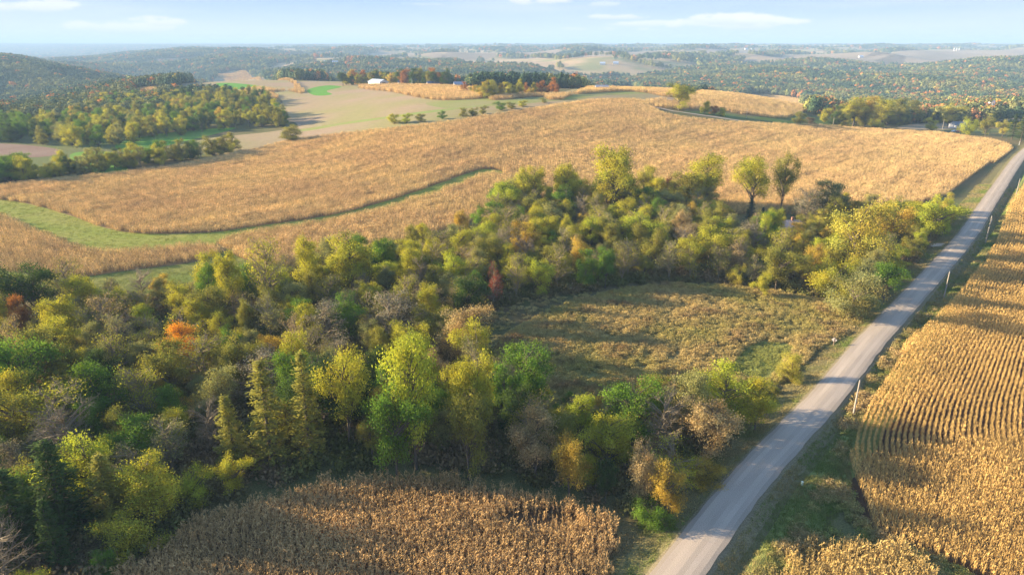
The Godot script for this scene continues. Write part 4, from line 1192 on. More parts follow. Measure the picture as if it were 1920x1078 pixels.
func make_mid_trees():
	var before := get_child_count()
	mid_keys()
	for i in range(before, get_child_count()):
		var o := get_child(i)
		o.set_meta("group", "trees and bushes among the far fields")
		stood.append([Vector2(o.position.x, -o.position.z), 6.0])
	mark("lone roadside tree", 131, 552)
	mark("white barn", -160, 850)
	mark("parked cars", 363, 566)
	mark("lone rounded bush", -148, 466)
	var mixed := {"*": [["yellowgreen", 3.5], ["olive", 4], ["green", 2.5], ["darkgreen", 1.6], ["sage", 1], ["gold", 0.4]], "shrub": [["olive", 3], ["yellowgreen", 2]]}
	var edge: Array = [Vector2(-267.7, 333.2), Vector2(-254.5, 336.8), Vector2(-236.5, 350.3), Vector2(-218.7, 367.7), Vector2(-199.3, 387.2), Vector2(-175.9, 423.7)]
	mark("hedge field end", edge[5].x, edge[5].y)
	mark("hedge meadow end", edge[1].x, edge[1].y)
	mark("hedge middle", edge[3].x, edge[3].y)
	line_fill(edge, 85, 22.0, 8.0, 14.0, [["bushy", 5], ["tall", 0.8], ["shrub", 2], ["sparse", 0.5]], mixed, "hedge trees at the edge of the hill corn", 4.2)
	var grove := smooth([Vector2(-331.0, 479.5), Vector2(-280.5, 453.1), Vector2(-256.1, 503.9), Vector2(-226.2, 546.3), Vector2(-171.4, 539.4), Vector2(-211.8, 611.1), Vector2(-269.0, 654.8), Vector2(-357.9, 714), Vector2(-423.0, 713), Vector2(-390.6, 585.9)], 2)
	mark("long grove tip", -205, 545)
	mark("rounded grove end", -330, 480)
	mark("grove middle", -265, 560)
	wood_fill(grove, 2000, 7.6, 11.0, 18.0, [["bushy", 5], ["round", 1.5], ["tall", 0.8], ["shrub", 0.3]], mixed, "trees of the long grove")
	var grove2 := smooth([Vector2(-386.9, 658.8), Vector2(-335.8, 702), Vector2(-263.2, 679.8), Vector2(-231.4, 686.1), Vector2(-266.9, 743), Vector2(-321.2, 758), Vector2(-419.0, 779), Vector2(-456.2, 761)], 2)
	mark("golden corn tip", -235, 690)
	wood_fill(grove2, 900, 8.5, 12.0, 18.0, [["bushy", 5], ["tall", 1]], mixed, "trees of the grove behind the long grove")
	var left := smooth([Vector2(-387.4, 492.4), Vector2(-345.1, 497.4), Vector2(-385.9, 565.1), Vector2(-440.1, 625.6), Vector2(-509.6, 654.1)], 2)
	mark("bare pinkish field", -380, 480)
	wood_fill(left, 500, 8.0, 12.0, 18.0, [["bushy", 5], ["shrub", 0.5]], {"*": [["green", 3], ["darkgreen", 3], ["olive", 2]]}, "dark trees beside the pinkish field")
	var yard := {"*": [["orange", 0.5], ["rust", 1.4], ["yellowgreen", 2.5], ["olive", 2], ["gold", 1.5], ["darkgreen", 3]]}
	line_fill([Vector2(-207.9, 865), Vector2(-169.3, 868), Vector2(-123.3, 821), Vector2(-72.8, 746)], 40, 40.0, 12.0, 21.0, [["bushy", 5], ["tall", 2], ["conifer", 1]], yard, "autumn trees round the farmstead", 7.0)
	line_fill([Vector2(-42.3, 623.5), Vector2(-17.3, 570.8), Vector2(-4.4, 583.7), Vector2(41.8, 616.9)], 22, 20.0, 8.0, 15.0, [["bushy", 4], ["shrub", 1]], {"*": [["rust", 2], ["olive", 3], ["gold", 1], ["yellowgreen", 1.5]]}, "trees behind the crest corn", 6.0)
	line_fill([Vector2(255.7, 556.8), Vector2(306.0, 587.6), Vector2(362.9, 623.8)], 16, 26.0, 12.0, 19.0, [["bushy", 4], ["tall", 1]], mixed, "cottonwood clump beyond the hill corn", 6.0)
	line_fill([Vector2(387.1, 653.2), Vector2(424.8, 638.6), Vector2(413.0, 579.0), Vector2(427.0, 555.8)], 24, 40.0, 7.0, 12.0, [["bushy", 4], ["conifer", 1.2], ["shrub", 1]], {"*": [["yellowgreen", 2], ["olive", 2], ["yellow", 1.2], ["green", 1]], "conifer": [["darkgreen", 1]]}, "trees round the house by the road", 6.0)
	mark("slim silo", -107, 845)
	mark("cottonwood clump", 275, 560)
	mark("crest shed", 90, 690)
	label_trees()
	if not spare.is_empty():
		var meshes := []; var mats := []; var where := []; var tints := []
		for key in spare:
			for part in 2:
				meshes.append(kinds[key[0]][key[1]][part])
				mats.append((bark if part == 0 else crown_mats[key[2]]))
				where.append(spare[key])
				var white := []
				for q in spare[key]: white.append(Color.WHITE)
				tints.append(white)
		scatter_mesh("grove_woods", "remaining small trees of the groves and hedges among the far fields", meshes, mats, where, tints, "trees")

# ================= ground cover =================
func make_cover():
	rng.seed = 91
	var leafy := vmat(Color(1, 1, 1), "", 1.0, 0.6)
	# undergrowth in the woods
	var brush := []
	for k in 3:
		var s := Soup.new()
		for q in 9:
			var p := Vector3(rr(-1.0, 1.0), rr(0.3, 1.4), rr(-1.0, 1.0))
			var f := rr(0.7, 1.25)
			leaf_cluster(s, p, Vector3.ZERO, 16, 1.0, 0.2, Color(f, f, f))
			for z in 2: s.tube([Vector3(p.x * 0.3, -0.1, p.z * 0.3), p + Vector3(rr(-0.3, 0.3), rr(0.2, 0.7), rr(-0.3, 0.3))], [0.03, 0.012], 3, Color(1.1, 0.95, 0.85))
		brush.append(s.mesh())
	var where := lists(3)
	var tints := lists(3)
	for poly in [F.back_wood, F.front_wood]:
		var b := bounds(poly)
		for i in int(b.get_area() * 0.34):
			var p := Vector2(rr(b.position.x, b.end.x), rr(b.position.y, b.end.y))
			if not Geometry2D.is_point_in_polygon(p, poly) or (p.x > 0.0 and from_road(p) < 8.5): continue
			var k := rng.randi() % 3
			var z := rr(0.6, 1.7)
			where[k].append(Transform3D(Basis(Vector3.UP, rr(0, TAU)).scaled(Vector3(z, z * rr(0.7, 1.3), z)), pos(p.x, p.y)))
			var t := lump.get_noise_2d(p.x * 0.05, p.y * 0.05)
			tints[k].append(Color(0.18, 0.19, 0.05).lerp(Color(0.30, 0.21, 0.11), clampf(0.4 + 1.4 * t + rr(-0.3, 0.3), 0, 1)) * rr(0.7, 1.2))
	scatter_mesh("undergrowth", "tangled undergrowth filling the wood between the trunks", brush, leafy, where, tints, "brush")
	# weeds of the meadow: upright stems with seed heads
	var weeds := []
	for k in 4:
		var s := Soup.new()
		for q in 16:
			var a := Vector3(rr(-0.55, 0.55), -0.05, rr(-0.55, 0.55))
			var t := a + Vector3(rr(-0.2, 0.2), rr(0.55, 1.15), rr(-0.2, 0.2))
			var side := Vector3(rr(-1, 1), 0, rr(-1, 1)).normalized() * 0.03
			var f := rr(0.7, 1.25)
			s.tri(a - side, t, a + side, Color(f, f, f) * 0.8)
			leaf_cluster(s, a.lerp(t, 0.75), a, 4, 0.35, 0.12, Color(f, f * 0.97, f * 0.9))
			leaf_cluster(s, t, a, 3, 0.2, 0.09, Color(f * 1.15, f * 1.05, f))
		weeds.append(s.mesh())
	where = lists(4)
	tints = lists(4)
	for spec in [[F.meadow, 3.2, 1.0], [F.hollow, 0.5, 0.5]]:
		var b := bounds(spec[0])
		for i in int(b.get_area() * spec[1]):
			var p := Vector2(rr(b.position.x, b.end.x), rr(b.position.y, b.end.y))
			if not Geometry2D.is_point_in_polygon(p, spec[0]): continue
			var mown := Geometry2D.is_point_in_polygon(p, F.mown_patch)
			if mown and rng.randf() < 0.45: continue
			var n1 := lump.get_noise_2d(p.x * 0.035, p.y * 0.035)
			var n2 := lump.get_noise_2d(p.x * 0.1 + 50.0, p.y * 0.1)
			if n2 < -0.38 and rng.randf() < 0.8: continue
			var k := rng.randi() % 4
			var z: float = rr(0.65, 1.25) * spec[2] * (1.0 + 0.5 * n2) * (0.4 if mown else 1.0)
			where[k].append(Transform3D(Basis(Vector3.UP, rr(0, TAU)).scaled(Vector3(1, z, 1)), pos(p.x, p.y)))
			var c := Color(0.62, 0.48, 0.20).lerp(Color(0.46, 0.41, 0.13), clampf(0.45 + 1.0 * n1, 0, 1))
			c = c.lerp(Color(0.34, 0.22, 0.12), clampf(n2 * 1.3 - 0.1, 0, 0.7))
			if mown: c = c.lerp(Color(0.36, 0.42, 0.09), 0.7)
			tints[k].append(c * rr(0.75, 1.2))
	scatter_mesh("meadow_weeds", "tall ochre weeds and goldenrod covering the meadow", weeds, leafy, where, tints, "weeds")
	# grass tufts along the road and on the mown ground
	var tufts := []
	for k in 3:
		var s := Soup.new()
		for q in 18:
			var a := Vector3(rr(-0.45, 0.45), -0.04, rr(-0.45, 0.45))
			var t := a + Vector3(rr(-0.22, 0.22), rr(0.14, 0.42), rr(-0.22, 0.22))
			var side := Vector3(rr(-1, 1), 0, rr(-1, 1)).normalized() * 0.045
			var f := rr(0.7, 1.3)
			s.tri(a - side, t, a + side, Color(f, f, f))
		tufts.append(s.mesh())
	where = lists(3)
	tints = lists(3)
	for i in 60000:
		var at := rng.randi_range(4, road_line.size() - 6)
		var p := road_line[at]
		if p.y > 330.0 or (p.y > 200.0 and rng.randf() < 0.4): continue
		var dir := (road_line[at + 1] - p).normalized()
		var side := Vector2(dir.y, -dir.x)
		var off := rr(-9.5, -3.4) if rng.randf() < 0.42 else rr(3.4, 13.0)
		var q := p + dir * rr(0, 2) + side * off
		if Geometry2D.is_point_in_polygon(q, F.row_corn) or Geometry2D.is_point_in_polygon(q, F.corner_corn): continue
		var lift := bank(off) - 0.04
		var k := rng.randi() % 3
		var n1 := lump.get_noise_2d(q.x * 0.06, q.y * 0.06)
		var z := rr(0.6, 1.3) * (1.5 if off > 6.5 else 0.8)
		where[k].append(Transform3D(Basis(Vector3.UP, rr(0, TAU)).scaled(Vector3(1, z, 1)), pos(q.x, q.y, lift)))
		tints[k].append(Color(0.20, 0.27, 0.06).lerp(Color(0.42, 0.33, 0.15), clampf((0.7 if off < 0.0 else 0.45) + 1.5 * n1 + rr(-0.2, 0.2), 0, 1)) * rr(0.8, 1.2))
	scatter_mesh("verge_grass", "rough grass along both sides of the gravel road", tufts, leafy, where, tints, "tufts")
	where = lists(3)
	tints = lists(3)
	for spec in [[F.mown_strip, 0.6, Color(0.32, 0.33, 0.07)], [F.margin, 0.8, Color(0.30, 0.31, 0.08)], [F.mown_patch, 3.0, Color(0.26, 0.30, 0.08)]]:
		var b := bounds(spec[0])
		for i in int(b.get_area() * spec[1]):
			var p := Vector2(rr(b.position.x, b.end.x), rr(b.position.y, b.end.y))
			if not Geometry2D.is_point_in_polygon(p, spec[0]): continue
			var k := rng.randi() % 3
			where[k].append(Transform3D(Basis(Vector3.UP, rr(0, TAU)).scaled(Vector3(1.6, 0.6, 1.6)), pos(p.x, p.y)))
			tints[k].append(spec[2] * rr(0.75, 1.2))
	scatter_mesh("field_grass", "short grass of the mown track and field margins", tufts, leafy, where, tints, "tufts")
	# rough weeds between ditch and corn rows
	where = lists(4)
	tints = lists(4)
	var rough: PackedVector2Array = smooth([Vector2(28.4, 68.3), Vector2(34.8, 74.9), Vector2(43.2, 85.0), Vector2(52.8, 95.9), Vector2(60.6, 109.3), Vector2(72.7, 126.0), Vector2(90.7, 147.4), Vector2(111.3, 170.2), Vector2(114.2, 170.2), Vector2(90.7, 143.0), Vector2(76.8, 125.5), Vector2(65.9, 112.1), Vector2(58.1, 100.6), Vector2(53.1, 88.9), Vector2(52.0, 80.3), Vector2(57.0, 75.7), Vector2(61.4, 72.3), Vector2(63.5, 68.3), Vector2(55.6, 67.4), Vector2(55.7, 72.1), Vector2(54.0, 75.5), Vector2(49.2, 77.6), Vector2(43.0, 76.4), Vector2(38.7, 73.7), Vector2(33.0, 67.8)], 2)
	var rb := bounds(rough)
	for i in int(rb.get_area() * 3.0):
		var p := Vector2(rr(rb.position.x, rb.end.x), rr(rb.position.y, rb.end.y))
		if not Geometry2D.is_point_in_polygon(p, rough): continue
		var n1 := lump.get_noise_2d(p.x * 0.09, p.y * 0.09 + 30.0)
		if n1 < -0.3: continue
		var k := rng.randi() % 4
		var z := rr(0.6, 1.3) * (0.8 + n1)
		where[k].append(Transform3D(Basis(Vector3.UP, rr(0, TAU)).scaled(Vector3(1, z, 1)), pos(p.x, p.y)))
		tints[k].append(Color(0.32, 0.36, 0.09).lerp(Color(0.54, 0.40, 0.19), clampf(0.45 + 1.3 * n1 + rr(-0.25, 0.25), 0, 1)) * rr(0.7, 1.15))
	scatter_mesh("ditch_weeds", "rough weeds between the ditch and the corn rows", weeds, leafy, where, tints, "weeds")

# ================= far woods =================
func make_distant_forest():
	rng.seed = 404
	var crowns := []
	for k in 5:
		var s := Soup.new()
		var n := FastNoiseLite.new()
		n.seed = k
		n.frequency = 1.0
		for q in 210:
			var dir := Vector3(rng.randfn(), rng.randfn() + 0.25, rng.randfn()).normalized()
			if dir.y < -0.6: continue
			var r := 1.0 + 0.5 * n.get_noise_3dv(dir * 1.5)
			var p := Vector3(dir.x * 4.6, dir.y * 5.4, dir.z * 4.6) * r * rr(0.78, 1.0) + Vector3(0, 6.2, 0)
			var a := Vector3(rng.randfn(), rng.randfn(), rng.randfn()).normalized()
			var b := a.cross(dir).normalized() * rr(0.55, 1.0)
			a = b.cross(dir + Vector3(rng.randfn(), rng.randfn(), rng.randfn()) * 0.35).normalized() * rr(0.55, 1.0)
			var f := rr(0.72, 1.25)
			s.soft(p - a, p + b, p + a, p - b, Color(f, f, f), dir, 0.3)
		s.tube([Vector3(0, -1, 0), Vector3(0, 5, 0)], [0.3, 0.2], 3, Color(0.8, 0.7, 0.6))
		crowns.append(s.mesh())
	var where := lists(5)
	var tints := lists(5)
	var boxes := []
	for p in clear_polys: boxes.append(bounds(p).grow(2.0))
	# bands of distance: [from, to, spacing, size]
	for band in [[600.0, 1100.0, 7.4, 1.05], [1100.0, 2100.0, 9.0, 1.3], [2100.0, 3600.0, 14.0, 1.45], [3600.0, 6000.0, 23.0, 2.1], [6000.0, 10000.0, 42.0, 3.3], [10000.0, 15500.0, 75.0, 5.0]]:
		var d: float = band[0]
		var gap: float = band[2]
		while d < band[1]:
			d += gap * 0.87
			var x := -0.8 * d - 60.0
			while x < 0.8 * d + 60.0:
				x += gap * rr(0.75, 1.25)
				var p := Vector2(x + rr(-0.4, 0.4) * gap, d + rr(-0.5, 0.5) * gap)
				var u: float = p.x / p.y
				if d < 1000.0:
					# the near edge of the woods follows the fields
					var start: float = 640.0
					if u > 0.42: start = 640.0
					elif u > 0.12: start = 830.0
					elif u > -0.1: start = 720.0
					elif u > -0.5: start = 760.0
					if p.y < start: continue
					if u > -0.28 and u < -0.06 and p.y < 905.0: continue
				var edge := absf(lump.get_noise_2d(p.x * 0.0021 + 60.0, p.y * 0.0014)) < 0.035
				if d > 2000.0 and open_land(p.x, p.y) and not edge and rng.randf() > 0.006: continue
				var clear := false
				for k in clear_polys.size():
					if boxes[k].has_point(p) and Geometry2D.is_point_in_polygon(p, clear_polys[k]):
						clear = true
						break
				if clear: continue
				var k := rng.randi() % 5
				var s: float = band[3] * rr(0.75, 1.25)
				var tall: float = rr(0.85, 1.3) * minf(band[3], 1.5)
				where[k].append(Transform3D(Basis(Vector3.UP, rr(0, TAU)).scaled(Vector3(s, tall, s)), pos(p.x, p.y)))
				var hue := lump.get_noise_2d(p.x * 0.006, p.y * 0.006 + 300.0)
				var warm := 0.02 + 0.07 * clampf(hue * 2.0, 0, 1)
				if d < 1500.0 and u > 0.3: warm += 0.24 * clampf(0.6 + 2.0 * lump.get_noise_2d(p.x * 0.01, p.y * 0.01 + 90.0), 0, 1.4)
				elif d < 1500.0 and u > 0.0: warm += 0.05
				var r := clampf(0.5 + 0.95 * lump.get_noise_2d(p.x * 0.03, p.y * 0.03 + 700.0) + rr(-0.22, 0.22), 0, 1)
				var c := Color(0.055, 0.09, 0.045).lerp(Color(0.17, 0.17, 0.06), clampf(0.42 + hue * 2.2 + rr(-0.2, 0.2), 0, 1))
				if r < warm * 0.35: c = Color(0.46, 0.19, 0.05)
				elif r < warm * 0.6: c = Color(0.42, 0.32, 0.06)
				elif r < warm: c = Color(0.34, 0.16, 0.07)
				elif r < warm + 0.10: c = Color(0.25, 0.25, 0.07)
				tints[k].append(c * 1.5 * rr(0.87, 1.13))
	scatter_mesh("distant_forest", "autumn forest of countless trees over the far hills and valleys", crowns, vmat(Color(1, 1, 1), "", 1.0, 0.4), where, tints, "forest_trees")

# ================= farm buildings =================
func gable(parent: Node3D, w: float, l: float, eave: float, ridge: float, walls: Material, roof: Material, over := 0.4):
	# long axis along x; walls, two roof slopes
	var s := Soup.new()
	var a := w * 0.5
	var b := l * 0.5
	s.quad(Vector3(-b, -0.5, a), Vector3(-b, eave, a), Vector3(b, eave, a), Vector3(b, -0.5, a), Color.WHITE)
	s.quad(Vector3(b, -0.5, -a), Vector3(b, eave, -a), Vector3(-b, eave, -a), Vector3(-b, -0.5, -a), Color.WHITE)
	for e in [-1.0, 1.0]:
		s.quad(Vector3(b * e, -0.5, a * e), Vector3(b * e, eave, a * e), Vector3(b * e, eave, -a * e), Vector3(b * e, -0.5, -a * e), Color.WHITE)
		s.tri(Vector3(b * e, eave, a * e), Vector3(b * e, ridge, 0), Vector3(b * e, eave, -a * e), Color.WHITE)
	obj("walls", s.mesh(), walls, parent)
	for e in [-1.0, 1.0]:
		var r := Soup.new()
		var drop := (ridge - eave) / a * over
		var p0 := Vector3(-b - over, eave - drop, (a + over) * e)
		var p1 := Vector3(-b - over, ridge + 0.02, 0)
		var p2 := Vector3(b + over, ridge + 0.02, 0)
		var p3 := Vector3(b + over, eave - drop, (a + over) * e)
		var up := Vector3(0, 0.14, 0)
		r.quad(p0 + up, p1 + up, p2 + up, p3 + up, Color.WHITE)
		r.quad(p0, p3, p2, p1, Color.WHITE)
		r.quad(p0, p0 + up, p3 + up, p3, Color.WHITE)
		r.quad(p0, p1, p1 + up, p0 + up, Color.WHITE)
		r.quad(p3, p3 + up, p2 + up, p2, Color.WHITE)
		# standing seams
		var k := 1
		while k * 0.9 < l:
			var t := k * 0.9 / l
			r.tube([p0.lerp(p3, t) + up, p1.lerp(p2, t) + up], [0.04, 0.04], 3)
			k += 1
		obj("roof_slope", r.mesh(), roof, parent)

func panel(called: String, parent: Node3D, at: Vector3, size: Vector3, mat: Material):
	var s := Soup.new()
	s.box(-size * 0.5, size * 0.5)
	obj(called, s.mesh(), mat, parent).position = at

func house(p: Vector2, turn: float, w: float, l: float, eave: float, ridge: float, wall: Color, roof: Color, label: String, called := "farmhouse", category := "house"):
	var o := thing(called, pos(p.x, p.y), turn, label, category)
	gable(o, w, l, eave, ridge, plain(wall, 0.7), plain(roof, 0.6))
	var glass := plain(Color(0.03, 0.04, 0.05), 0.15)
	var trim := plain(Color(0.75, 0.75, 0.72), 0.6)
	for k in 4:
		panel("window", o, Vector3((k - 1.5) * l / 4.2, eave * 0.6, w * 0.5 + 0.03), Vector3(0.9, 1.3, 0.06), glass)
		panel("window_frame", o, Vector3((k - 1.5) * l / 4.2, eave * 0.6 - 0.72, w * 0.5 + 0.05), Vector3(1.1, 0.12, 0.1), trim)
	panel("door", o, Vector3(0, 1.0, w * 0.5 + 0.035), Vector3(0.95, 2.0, 0.07), plain(Color(0.2, 0.12, 0.08), 0.6))
	panel("chimney", o, Vector3(l * 0.2, ridge + 0.4, 0.0), Vector3(0.7, 1.6, 0.7), plain(Color(0.3, 0.16, 0.12), 0.9))

func car(p: Vector2, turn: float, paint: Color, label: String):
	var o := thing("parked_car", pos(p.x, p.y, 0.02), turn, label, "car", "cars on farm yards")
	var body := plain(paint, 0.3)
	body.clearcoat_enabled = true
	var side := PackedVector2Array([Vector2(-2.2, 0.35), Vector2(-2.25, 0.8), Vector2(-1.9, 0.95), Vector2(-1.2, 1.0), Vector2(-0.6, 1.5), Vector2(1.2, 1.52), Vector2(1.9, 1.05), Vector2(2.2, 0.95), Vector2(2.25, 0.4)])
	var shell := CSGPolygon3D.new()
	shell.name = "body"
	shell.polygon = side
	shell.depth = 1.75
	shell.position = Vector3(0, 0, 0.875)
	shell.material = body
	o.add_child(shell)
	var glass := plain(Color(0.03, 0.04, 0.05), 0.1)
	for e in [-1.0, 1.0]:
		panel("window", o, Vector3(0.3, 1.25, 0.885 * e), Vector3(1.7, 0.36, 0.03), glass)
	for x in [-1.35, 1.4]:
		for e in [-1.0, 1.0]:
			var s := Soup.new()
			s.tube([Vector3(x, 0.33, 0.7 * e), Vector3(x, 0.33, 0.92 * e)], [0.33, 0.33], 14)
			for k in 14:
				s.tri(Vector3(x, 0.33, 0.92 * e), Vector3(x + cos(TAU * k / 14) * 0.33, 0.33 + sin(TAU * k / 14) * 0.33, 0.92 * e), Vector3(x + cos(TAU * (k + 1) / 14) * 0.33, 0.33 + sin(TAU * (k + 1) / 14) * 0.33, 0.92 * e), Color.WHITE)
			obj("wheel", s.mesh(), plain(Color(0.03, 0.03, 0.03), 0.8), o)
	for e in [-1.0, 1.0]:
		panel("headlight", o, Vector3(-2.24, 0.72, 0.6 * e), Vector3(0.06, 0.16, 0.34), plain(Color(0.8, 0.8, 0.8), 0.1))

func make_farm():
	rng.seed = 55
	var white := plain(Color(0.74, 0.73, 0.72), 0.5)
	var tin := plain(Color(0.55, 0.62, 0.70), 0.35)
	var b := thing("machine_shed", pos(-160.0, 850.0), -0.75, "long white machine shed with pale metal roof and dark open end", "barn")
	gable(b, 13.0, 23.0, 4.8, 7.4, white, tin, 0.5)
	panel("door_opening", b, Vector3(11.56, 2.1, 0.5), Vector3(0.12, 4.2, 5.0), plain(Color(0.02, 0.02, 0.02), 0.9))
	panel("door_leaf", b, Vector3(11.62, 2.1, 4.4), Vector3(0.1, 4.2, 2.6), plain(Color(0.6, 0.6, 0.58), 0.5))
	car(Vector2(-141.4, 848), 0.4, Color(0.62, 0.10, 0.06), "small red pickup parked at the open end of the white shed")
	house(Vector2(-131.8, 844), 0.3, 6.0, 7.0, 3.4, 5.6, Color(0.72, 0.72, 0.7), Color(0.3, 0.3, 0.32), "small white outbuilding between the shed and the blue house", "outbuilding", "outbuilding")
	house(Vector2(-107.7, 811), 0.35, 9.0, 14.0, 5.2, 8.6, Color(0.62, 0.66, 0.72), Color(0.13, 0.19, 0.30), "two-storey farmhouse with blue-grey roof beside the white shed")
	house(Vector2(-86.1, 775), 0.25, 8.0, 13.0, 3.2, 5.6, Color(0.66, 0.62, 0.56), Color(0.16, 0.19, 0.28), "low house with dark blue roof beside the silo")
	house(Vector2(-54.0, 734), 0.2, 7.0, 12.0, 3.2, 5.2, Color(0.7, 0.7, 0.72), Color(0.30, 0.34, 0.42), "low pale building at the far end of the farmstead")
	var silo := thing("silo", pos(-107.0, 845.0), 0.0, "slim pale concrete silo with a domed cap in the farmstead", "silo")
	var s := Soup.new()
	s.tube([Vector3(0, -0.5, 0), Vector3(0, 11.0, 0)], [1.3, 1.3], 16)
	obj("shaft", s.mesh(), plain(Color(0.45, 0.43, 0.40), 0.8), silo)
	s = Soup.new()
	s.tube([Vector3(0, 11.0, 0), Vector3(0, 11.8, 0), Vector3(0, 12.3, 0), Vector3(0, 12.5, 0)], [1.4, 1.15, 0.6, 0.05], 16)
	obj("cap", s.mesh(), plain(Color(0.6, 0.62, 0.65), 0.4, 0.3), silo)
	house(Vector2(86.0, 680.4), 0.1, 8.0, 12.0, 3.0, 4.8, Color(0.5, 0.5, 0.5), Color(0.35, 0.36, 0.38), "grey shed behind the crest corn", "crest_shed", "shed")
	house(Vector2(101.5, 244.7), 0.15, 6.5, 9.5, 2.7, 4.6, Color(0.28, 0.25, 0.24), Color(0.40, 0.34, 0.33), "old grey-roofed shed almost hidden among the trees", "old_shed", "shed")
	house(Vector2(386.0, 599.8), 0.1, 9.0, 14.0, 3.0, 5.4, Color(0.62, 0.6, 0.58), Color(0.2, 0.2, 0.2), "low house half hidden by trees behind the parked cars")
	car(Vector2(359.2, 563.8), 0.25, Color(0.72, 0.72, 0.75), "white car parked on the farm lane beside a red one")
	car(Vector2(362.4, 562.0), 0.15, Color(0.50, 0.06, 0.05), "red car parked on the farm lane beside a white one")
	var far_houses := [[Vector2(-695.4, 2675), "white house on the wooded slope beyond the far stubble"], [Vector2(-526.3, 2134), "second white house on the wooded slope beyond the far stubble"], [Vector2(16.7, 4515), "small white farm among far woods above the middle of the hill corn"], [Vector2(288.4, 2282), "white farmhouse on the green clearing in the far woods"], [Vector2(333.2, 2299), "pale barn on the green clearing in the far woods"], [Vector2(1530, 4711), "long white barn on the far plateau"], [Vector2(1582, 4740), "second white barn on the far plateau"], [Vector2(1612, 3321), "grey farm building on the far plateau fields"]]
	for f in far_houses:
		var o := thing("far_building", pos(f[0].x, f[0].y), rr(-0.4, 0.4), f[1], "building")
		var z: float = 0.7 + f[0].y / 9000.0
		gable(o, 10.0 * z, 18.0 * z, 5.0 * z, 8.5 * z, white, tin)
	for k in 3:
		var p: Vector2 = Vector2(2819, 4565)
		var t := thing("far_silo", pos(p.x + k * 22.0 - 20.0, p.y + k * 10.0), 0.0, ["first", "middle", "last"][k] + " of three pale silos on the far plateau", "silo", "far plateau silos")
		s = Soup.new()
		s.tube([Vector3(0, -2, 0), Vector3(0, 17.0 - k * 3.0, 0), Vector3(0, 19.5 - k * 3.0, 0)], [3.2, 3.2, 0.5], 14)
		obj("shaft", s.mesh(), white, t)
	# farm windmill: lattice tower, wheel of blades, tail vane
	var wp: Vector2 = Vector2(455.9, 667.3)
	var mill := thing("farm_windmill", pos(wp.x, wp.y), 0.35, "farm windmill with a round wheel of pale blades and a tail vane", "windmill")
	var galv := plain(Color(0.72, 0.74, 0.76), 0.4, 0.2)
	s = Soup.new()
	for e in 4:
		var a := TAU * (e + 0.5) / 4.0
		s.tube([Vector3(cos(a) * 1.6, -0.2, sin(a) * 1.6), Vector3(cos(a) * 0.2, 16.0, sin(a) * 0.2)], [0.06, 0.05], 4)
		for k in 5:
			var t1 := k / 5.0
			var t2 := (k + 1) / 5.0
			var a2 := a + TAU / 4.0
			s.tube([Vector3(cos(a), 0, sin(a)) * lerpf(1.6, 0.2, t1) + Vector3(0, t1 * 16.0, 0), Vector3(cos(a2), 0, sin(a2)) * lerpf(1.6, 0.2, t2) + Vector3(0, t2 * 16.0, 0)], [0.03, 0.03], 3)
	obj("tower", s.mesh(), galv, mill)
	for k in 18:
		s = Soup.new()
		var a := TAU * k / 18.0
		var o1 := Vector3(cos(a), sin(a), 0)
		var tn := Vector3(-sin(a), cos(a), 0)
		s.quad(o1 * 0.9 - tn * 0.1, o1 * 2.6 - tn * 0.36 + Vector3(0, 0, 0.12), o1 * 2.6 + tn * 0.36 - Vector3(0, 0, 0.12), o1 * 0.9 + tn * 0.1, Color.WHITE)
		obj("blade", s.mesh(), galv, mill).position = Vector3(0, 16.3, 0.7)
	s = Soup.new()
	s.tube([Vector3(0, 16.3, 0.75), Vector3(0, 16.3, -2.6)], [0.12, 0.06], 6)
	obj("shaft", s.mesh(), galv, mill)
	panel("tail_vane", mill, Vector3(0, 16.3, -3.4), Vector3(0.05, 1.0, 1.8), galv)

# ================= along the road =================
func pole(p: Vector2, hgt: float, label: String, arm: bool) -> Vector3:
	var o := thing("utility_pole", pos(p.x, p.y), 0.7, label, "utility pole", "utility poles along road and lane")
	var s := Soup.new()
	s.tube([Vector3(0, -0.5, 0), Vector3(0.03, hgt * 0.5, 0), Vector3(0, hgt, 0.02)], [0.19, 0.16, 0.12], 10)
	obj("shaft", s.mesh(), plain(Color(0.40, 0.35, 0.29), 0.9), o)
	s = Soup.new()
	s.tube([Vector3(0, hgt, 0), Vector3(0, hgt + 0.12, 0), Vector3(0, hgt + 0.22, 0), Vector3(0, hgt + 0.3, 0)], [0.04, 0.09, 0.07, 0.02], 8)
	obj("insulator", s.mesh(), plain(Color(0.5, 0.5, 0.52), 0.3), o)
	if arm:
		panel("crossarm", o, Vector3(0, hgt - 0.7, 0.16), Vector3(1.8, 0.12, 0.1), plain(Color(0.33, 0.28, 0.22), 0.9))
		s = Soup.new()
		s.tube([Vector3(0.34, hgt - 2.0, 0), Vector3(0.34, hgt - 1.2, 0)], [0.22, 0.22], 10)
		obj("transformer", s.mesh(), plain(Color(0.5, 0.52, 0.54), 0.5), o)
	return o.position + Vector3(0, hgt + 0.25, 0)

func wire(a: Vector3, b: Vector3, label: String, sag := 0.8):
	var s := Soup.new()
	var path := []
	var rad := []
	for k in 13:
		var t := k / 12.0
		path.append(a.lerp(b, t) - Vector3(0, sag * 4.0 * t * (1.0 - t), 0))
		rad.append(0.012)
	s.tube(path, rad, 3)
	tag(obj("power_line", s.mesh(), plain(Color(0.25, 0.25, 0.26), 0.5, 0.4), self), label, "power line", "power lines")

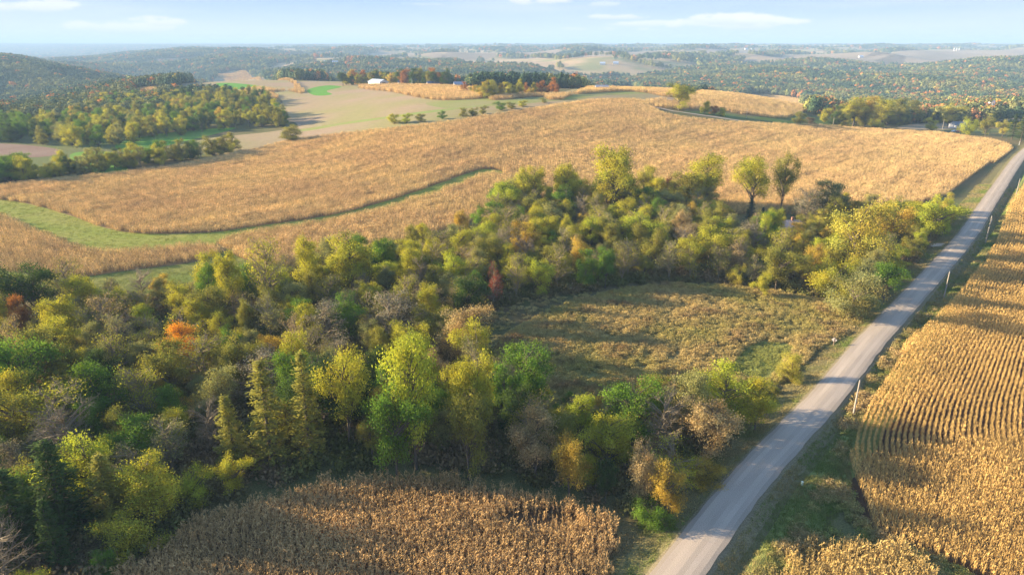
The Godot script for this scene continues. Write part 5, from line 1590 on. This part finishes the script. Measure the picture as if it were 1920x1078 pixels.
func make_roadside():
	var p1 := pole(Vector2(64.1, 112.5), 7.6, "weathered utility pole by the corn rows, nearest the camera", false)
	var p2 := pole(Vector2(119.9, 177.2), 7.4, "slim utility pole in the ditch beside the shaded stretch of road", false)
	var p3 := pole(Vector2(167.0, 231.6), 9.6, "tall utility pole with crossarm and transformer beyond the driveway", true)
	var p4 := pole(Vector2(232.0, 309.6), 8.0, "utility pole at the far end of the corn rows", false)
	wire(p1, p2, "power line between the nearest pole and the slim ditch pole")
	wire(p2, p3, "power line between the slim ditch pole and the transformer pole")
	wire(p3, p4, "power line between the transformer pole and the far rows pole")
	var q1 := pole(Vector2(181.4, 540.6), 7.5, "small utility pole below the terrace corn", false)
	var q2 := pole(Vector2(249.7, 541.4), 7.5, "small utility pole at the edge of the hill corn beside the gully", false)
	var q3 := pole(Vector2(362.2, 584.7), 7.5, "small pale utility pole beside the farm lane and parked cars", false)
	wire(q1, q2, "power line over the gully below the terrace corn", 1.2)
	wire(q2, q3, "power line along the far edge of the hill corn", 1.2)
	# sign seen from behind
	var sp: Vector2 = Vector2(74.1, 143.5)
	var sign := thing("warning_sign", pos(sp.x, sp.y, 0.1), -0.75, "diamond road sign on a wooden post seen from behind", "road sign")
	var s := Soup.new()
	s.box(Vector3(-0.06, -0.5, -0.06), Vector3(0.06, 2.45, 0.06))
	obj("post", s.mesh(), plain(Color(0.34, 0.25, 0.18), 0.9), sign)
	var plate := CSGPolygon3D.new()
	plate.name = "plate"
	plate.polygon = PackedVector2Array([Vector2(0, -0.62), Vector2(0.62, 0), Vector2(0, 0.62), Vector2(-0.62, 0)])
	plate.depth = 0.02
	plate.position = Vector3(0, 2.0, -0.075)
	plate.material = plain(Color(0.50, 0.46, 0.47), 0.5, 0.3)
	sign.add_child(plate)
	# cable pedestal in the ditch grass
	var cp: Vector2 = Vector2(46.0, 91.3)
	var box := thing("cable_pedestal", pos(cp.x, cp.y), 0.4, "small pale green cable pedestal in the ditch grass", "cable box")
	panel("cabinet", box, Vector3(0, 0.42, 0), Vector3(0.26, 0.85, 0.22), plain(Color(0.45, 0.58, 0.47), 0.6))
	panel("lid", box, Vector3(0, 0.88, 0), Vector3(0.32, 0.08, 0.28), plain(Color(0.5, 0.62, 0.52), 0.6))
	var mp: Vector2 = Vector2(355.1, 482.8)
	var post := thing("marker_post", pos(mp.x, mp.y), 0.0, "white marker post at the far end of the road", "post")
	s = Soup.new()
	s.tube([Vector3(0, -0.3, 0), Vector3(0, 2.6, 0)], [0.12, 0.1], 8)
	obj("shaft", s.mesh(), plain(Color(0.7, 0.7, 0.68), 0.7), post)
	s = Soup.new()
	s.tube([Vector3(0, 2.6, 0), Vector3(0, 2.75, 0)], [0.16, 0.03], 8)
	obj("cap", s.mesh(), plain(Color(0.5, 0.5, 0.48), 0.7), post)
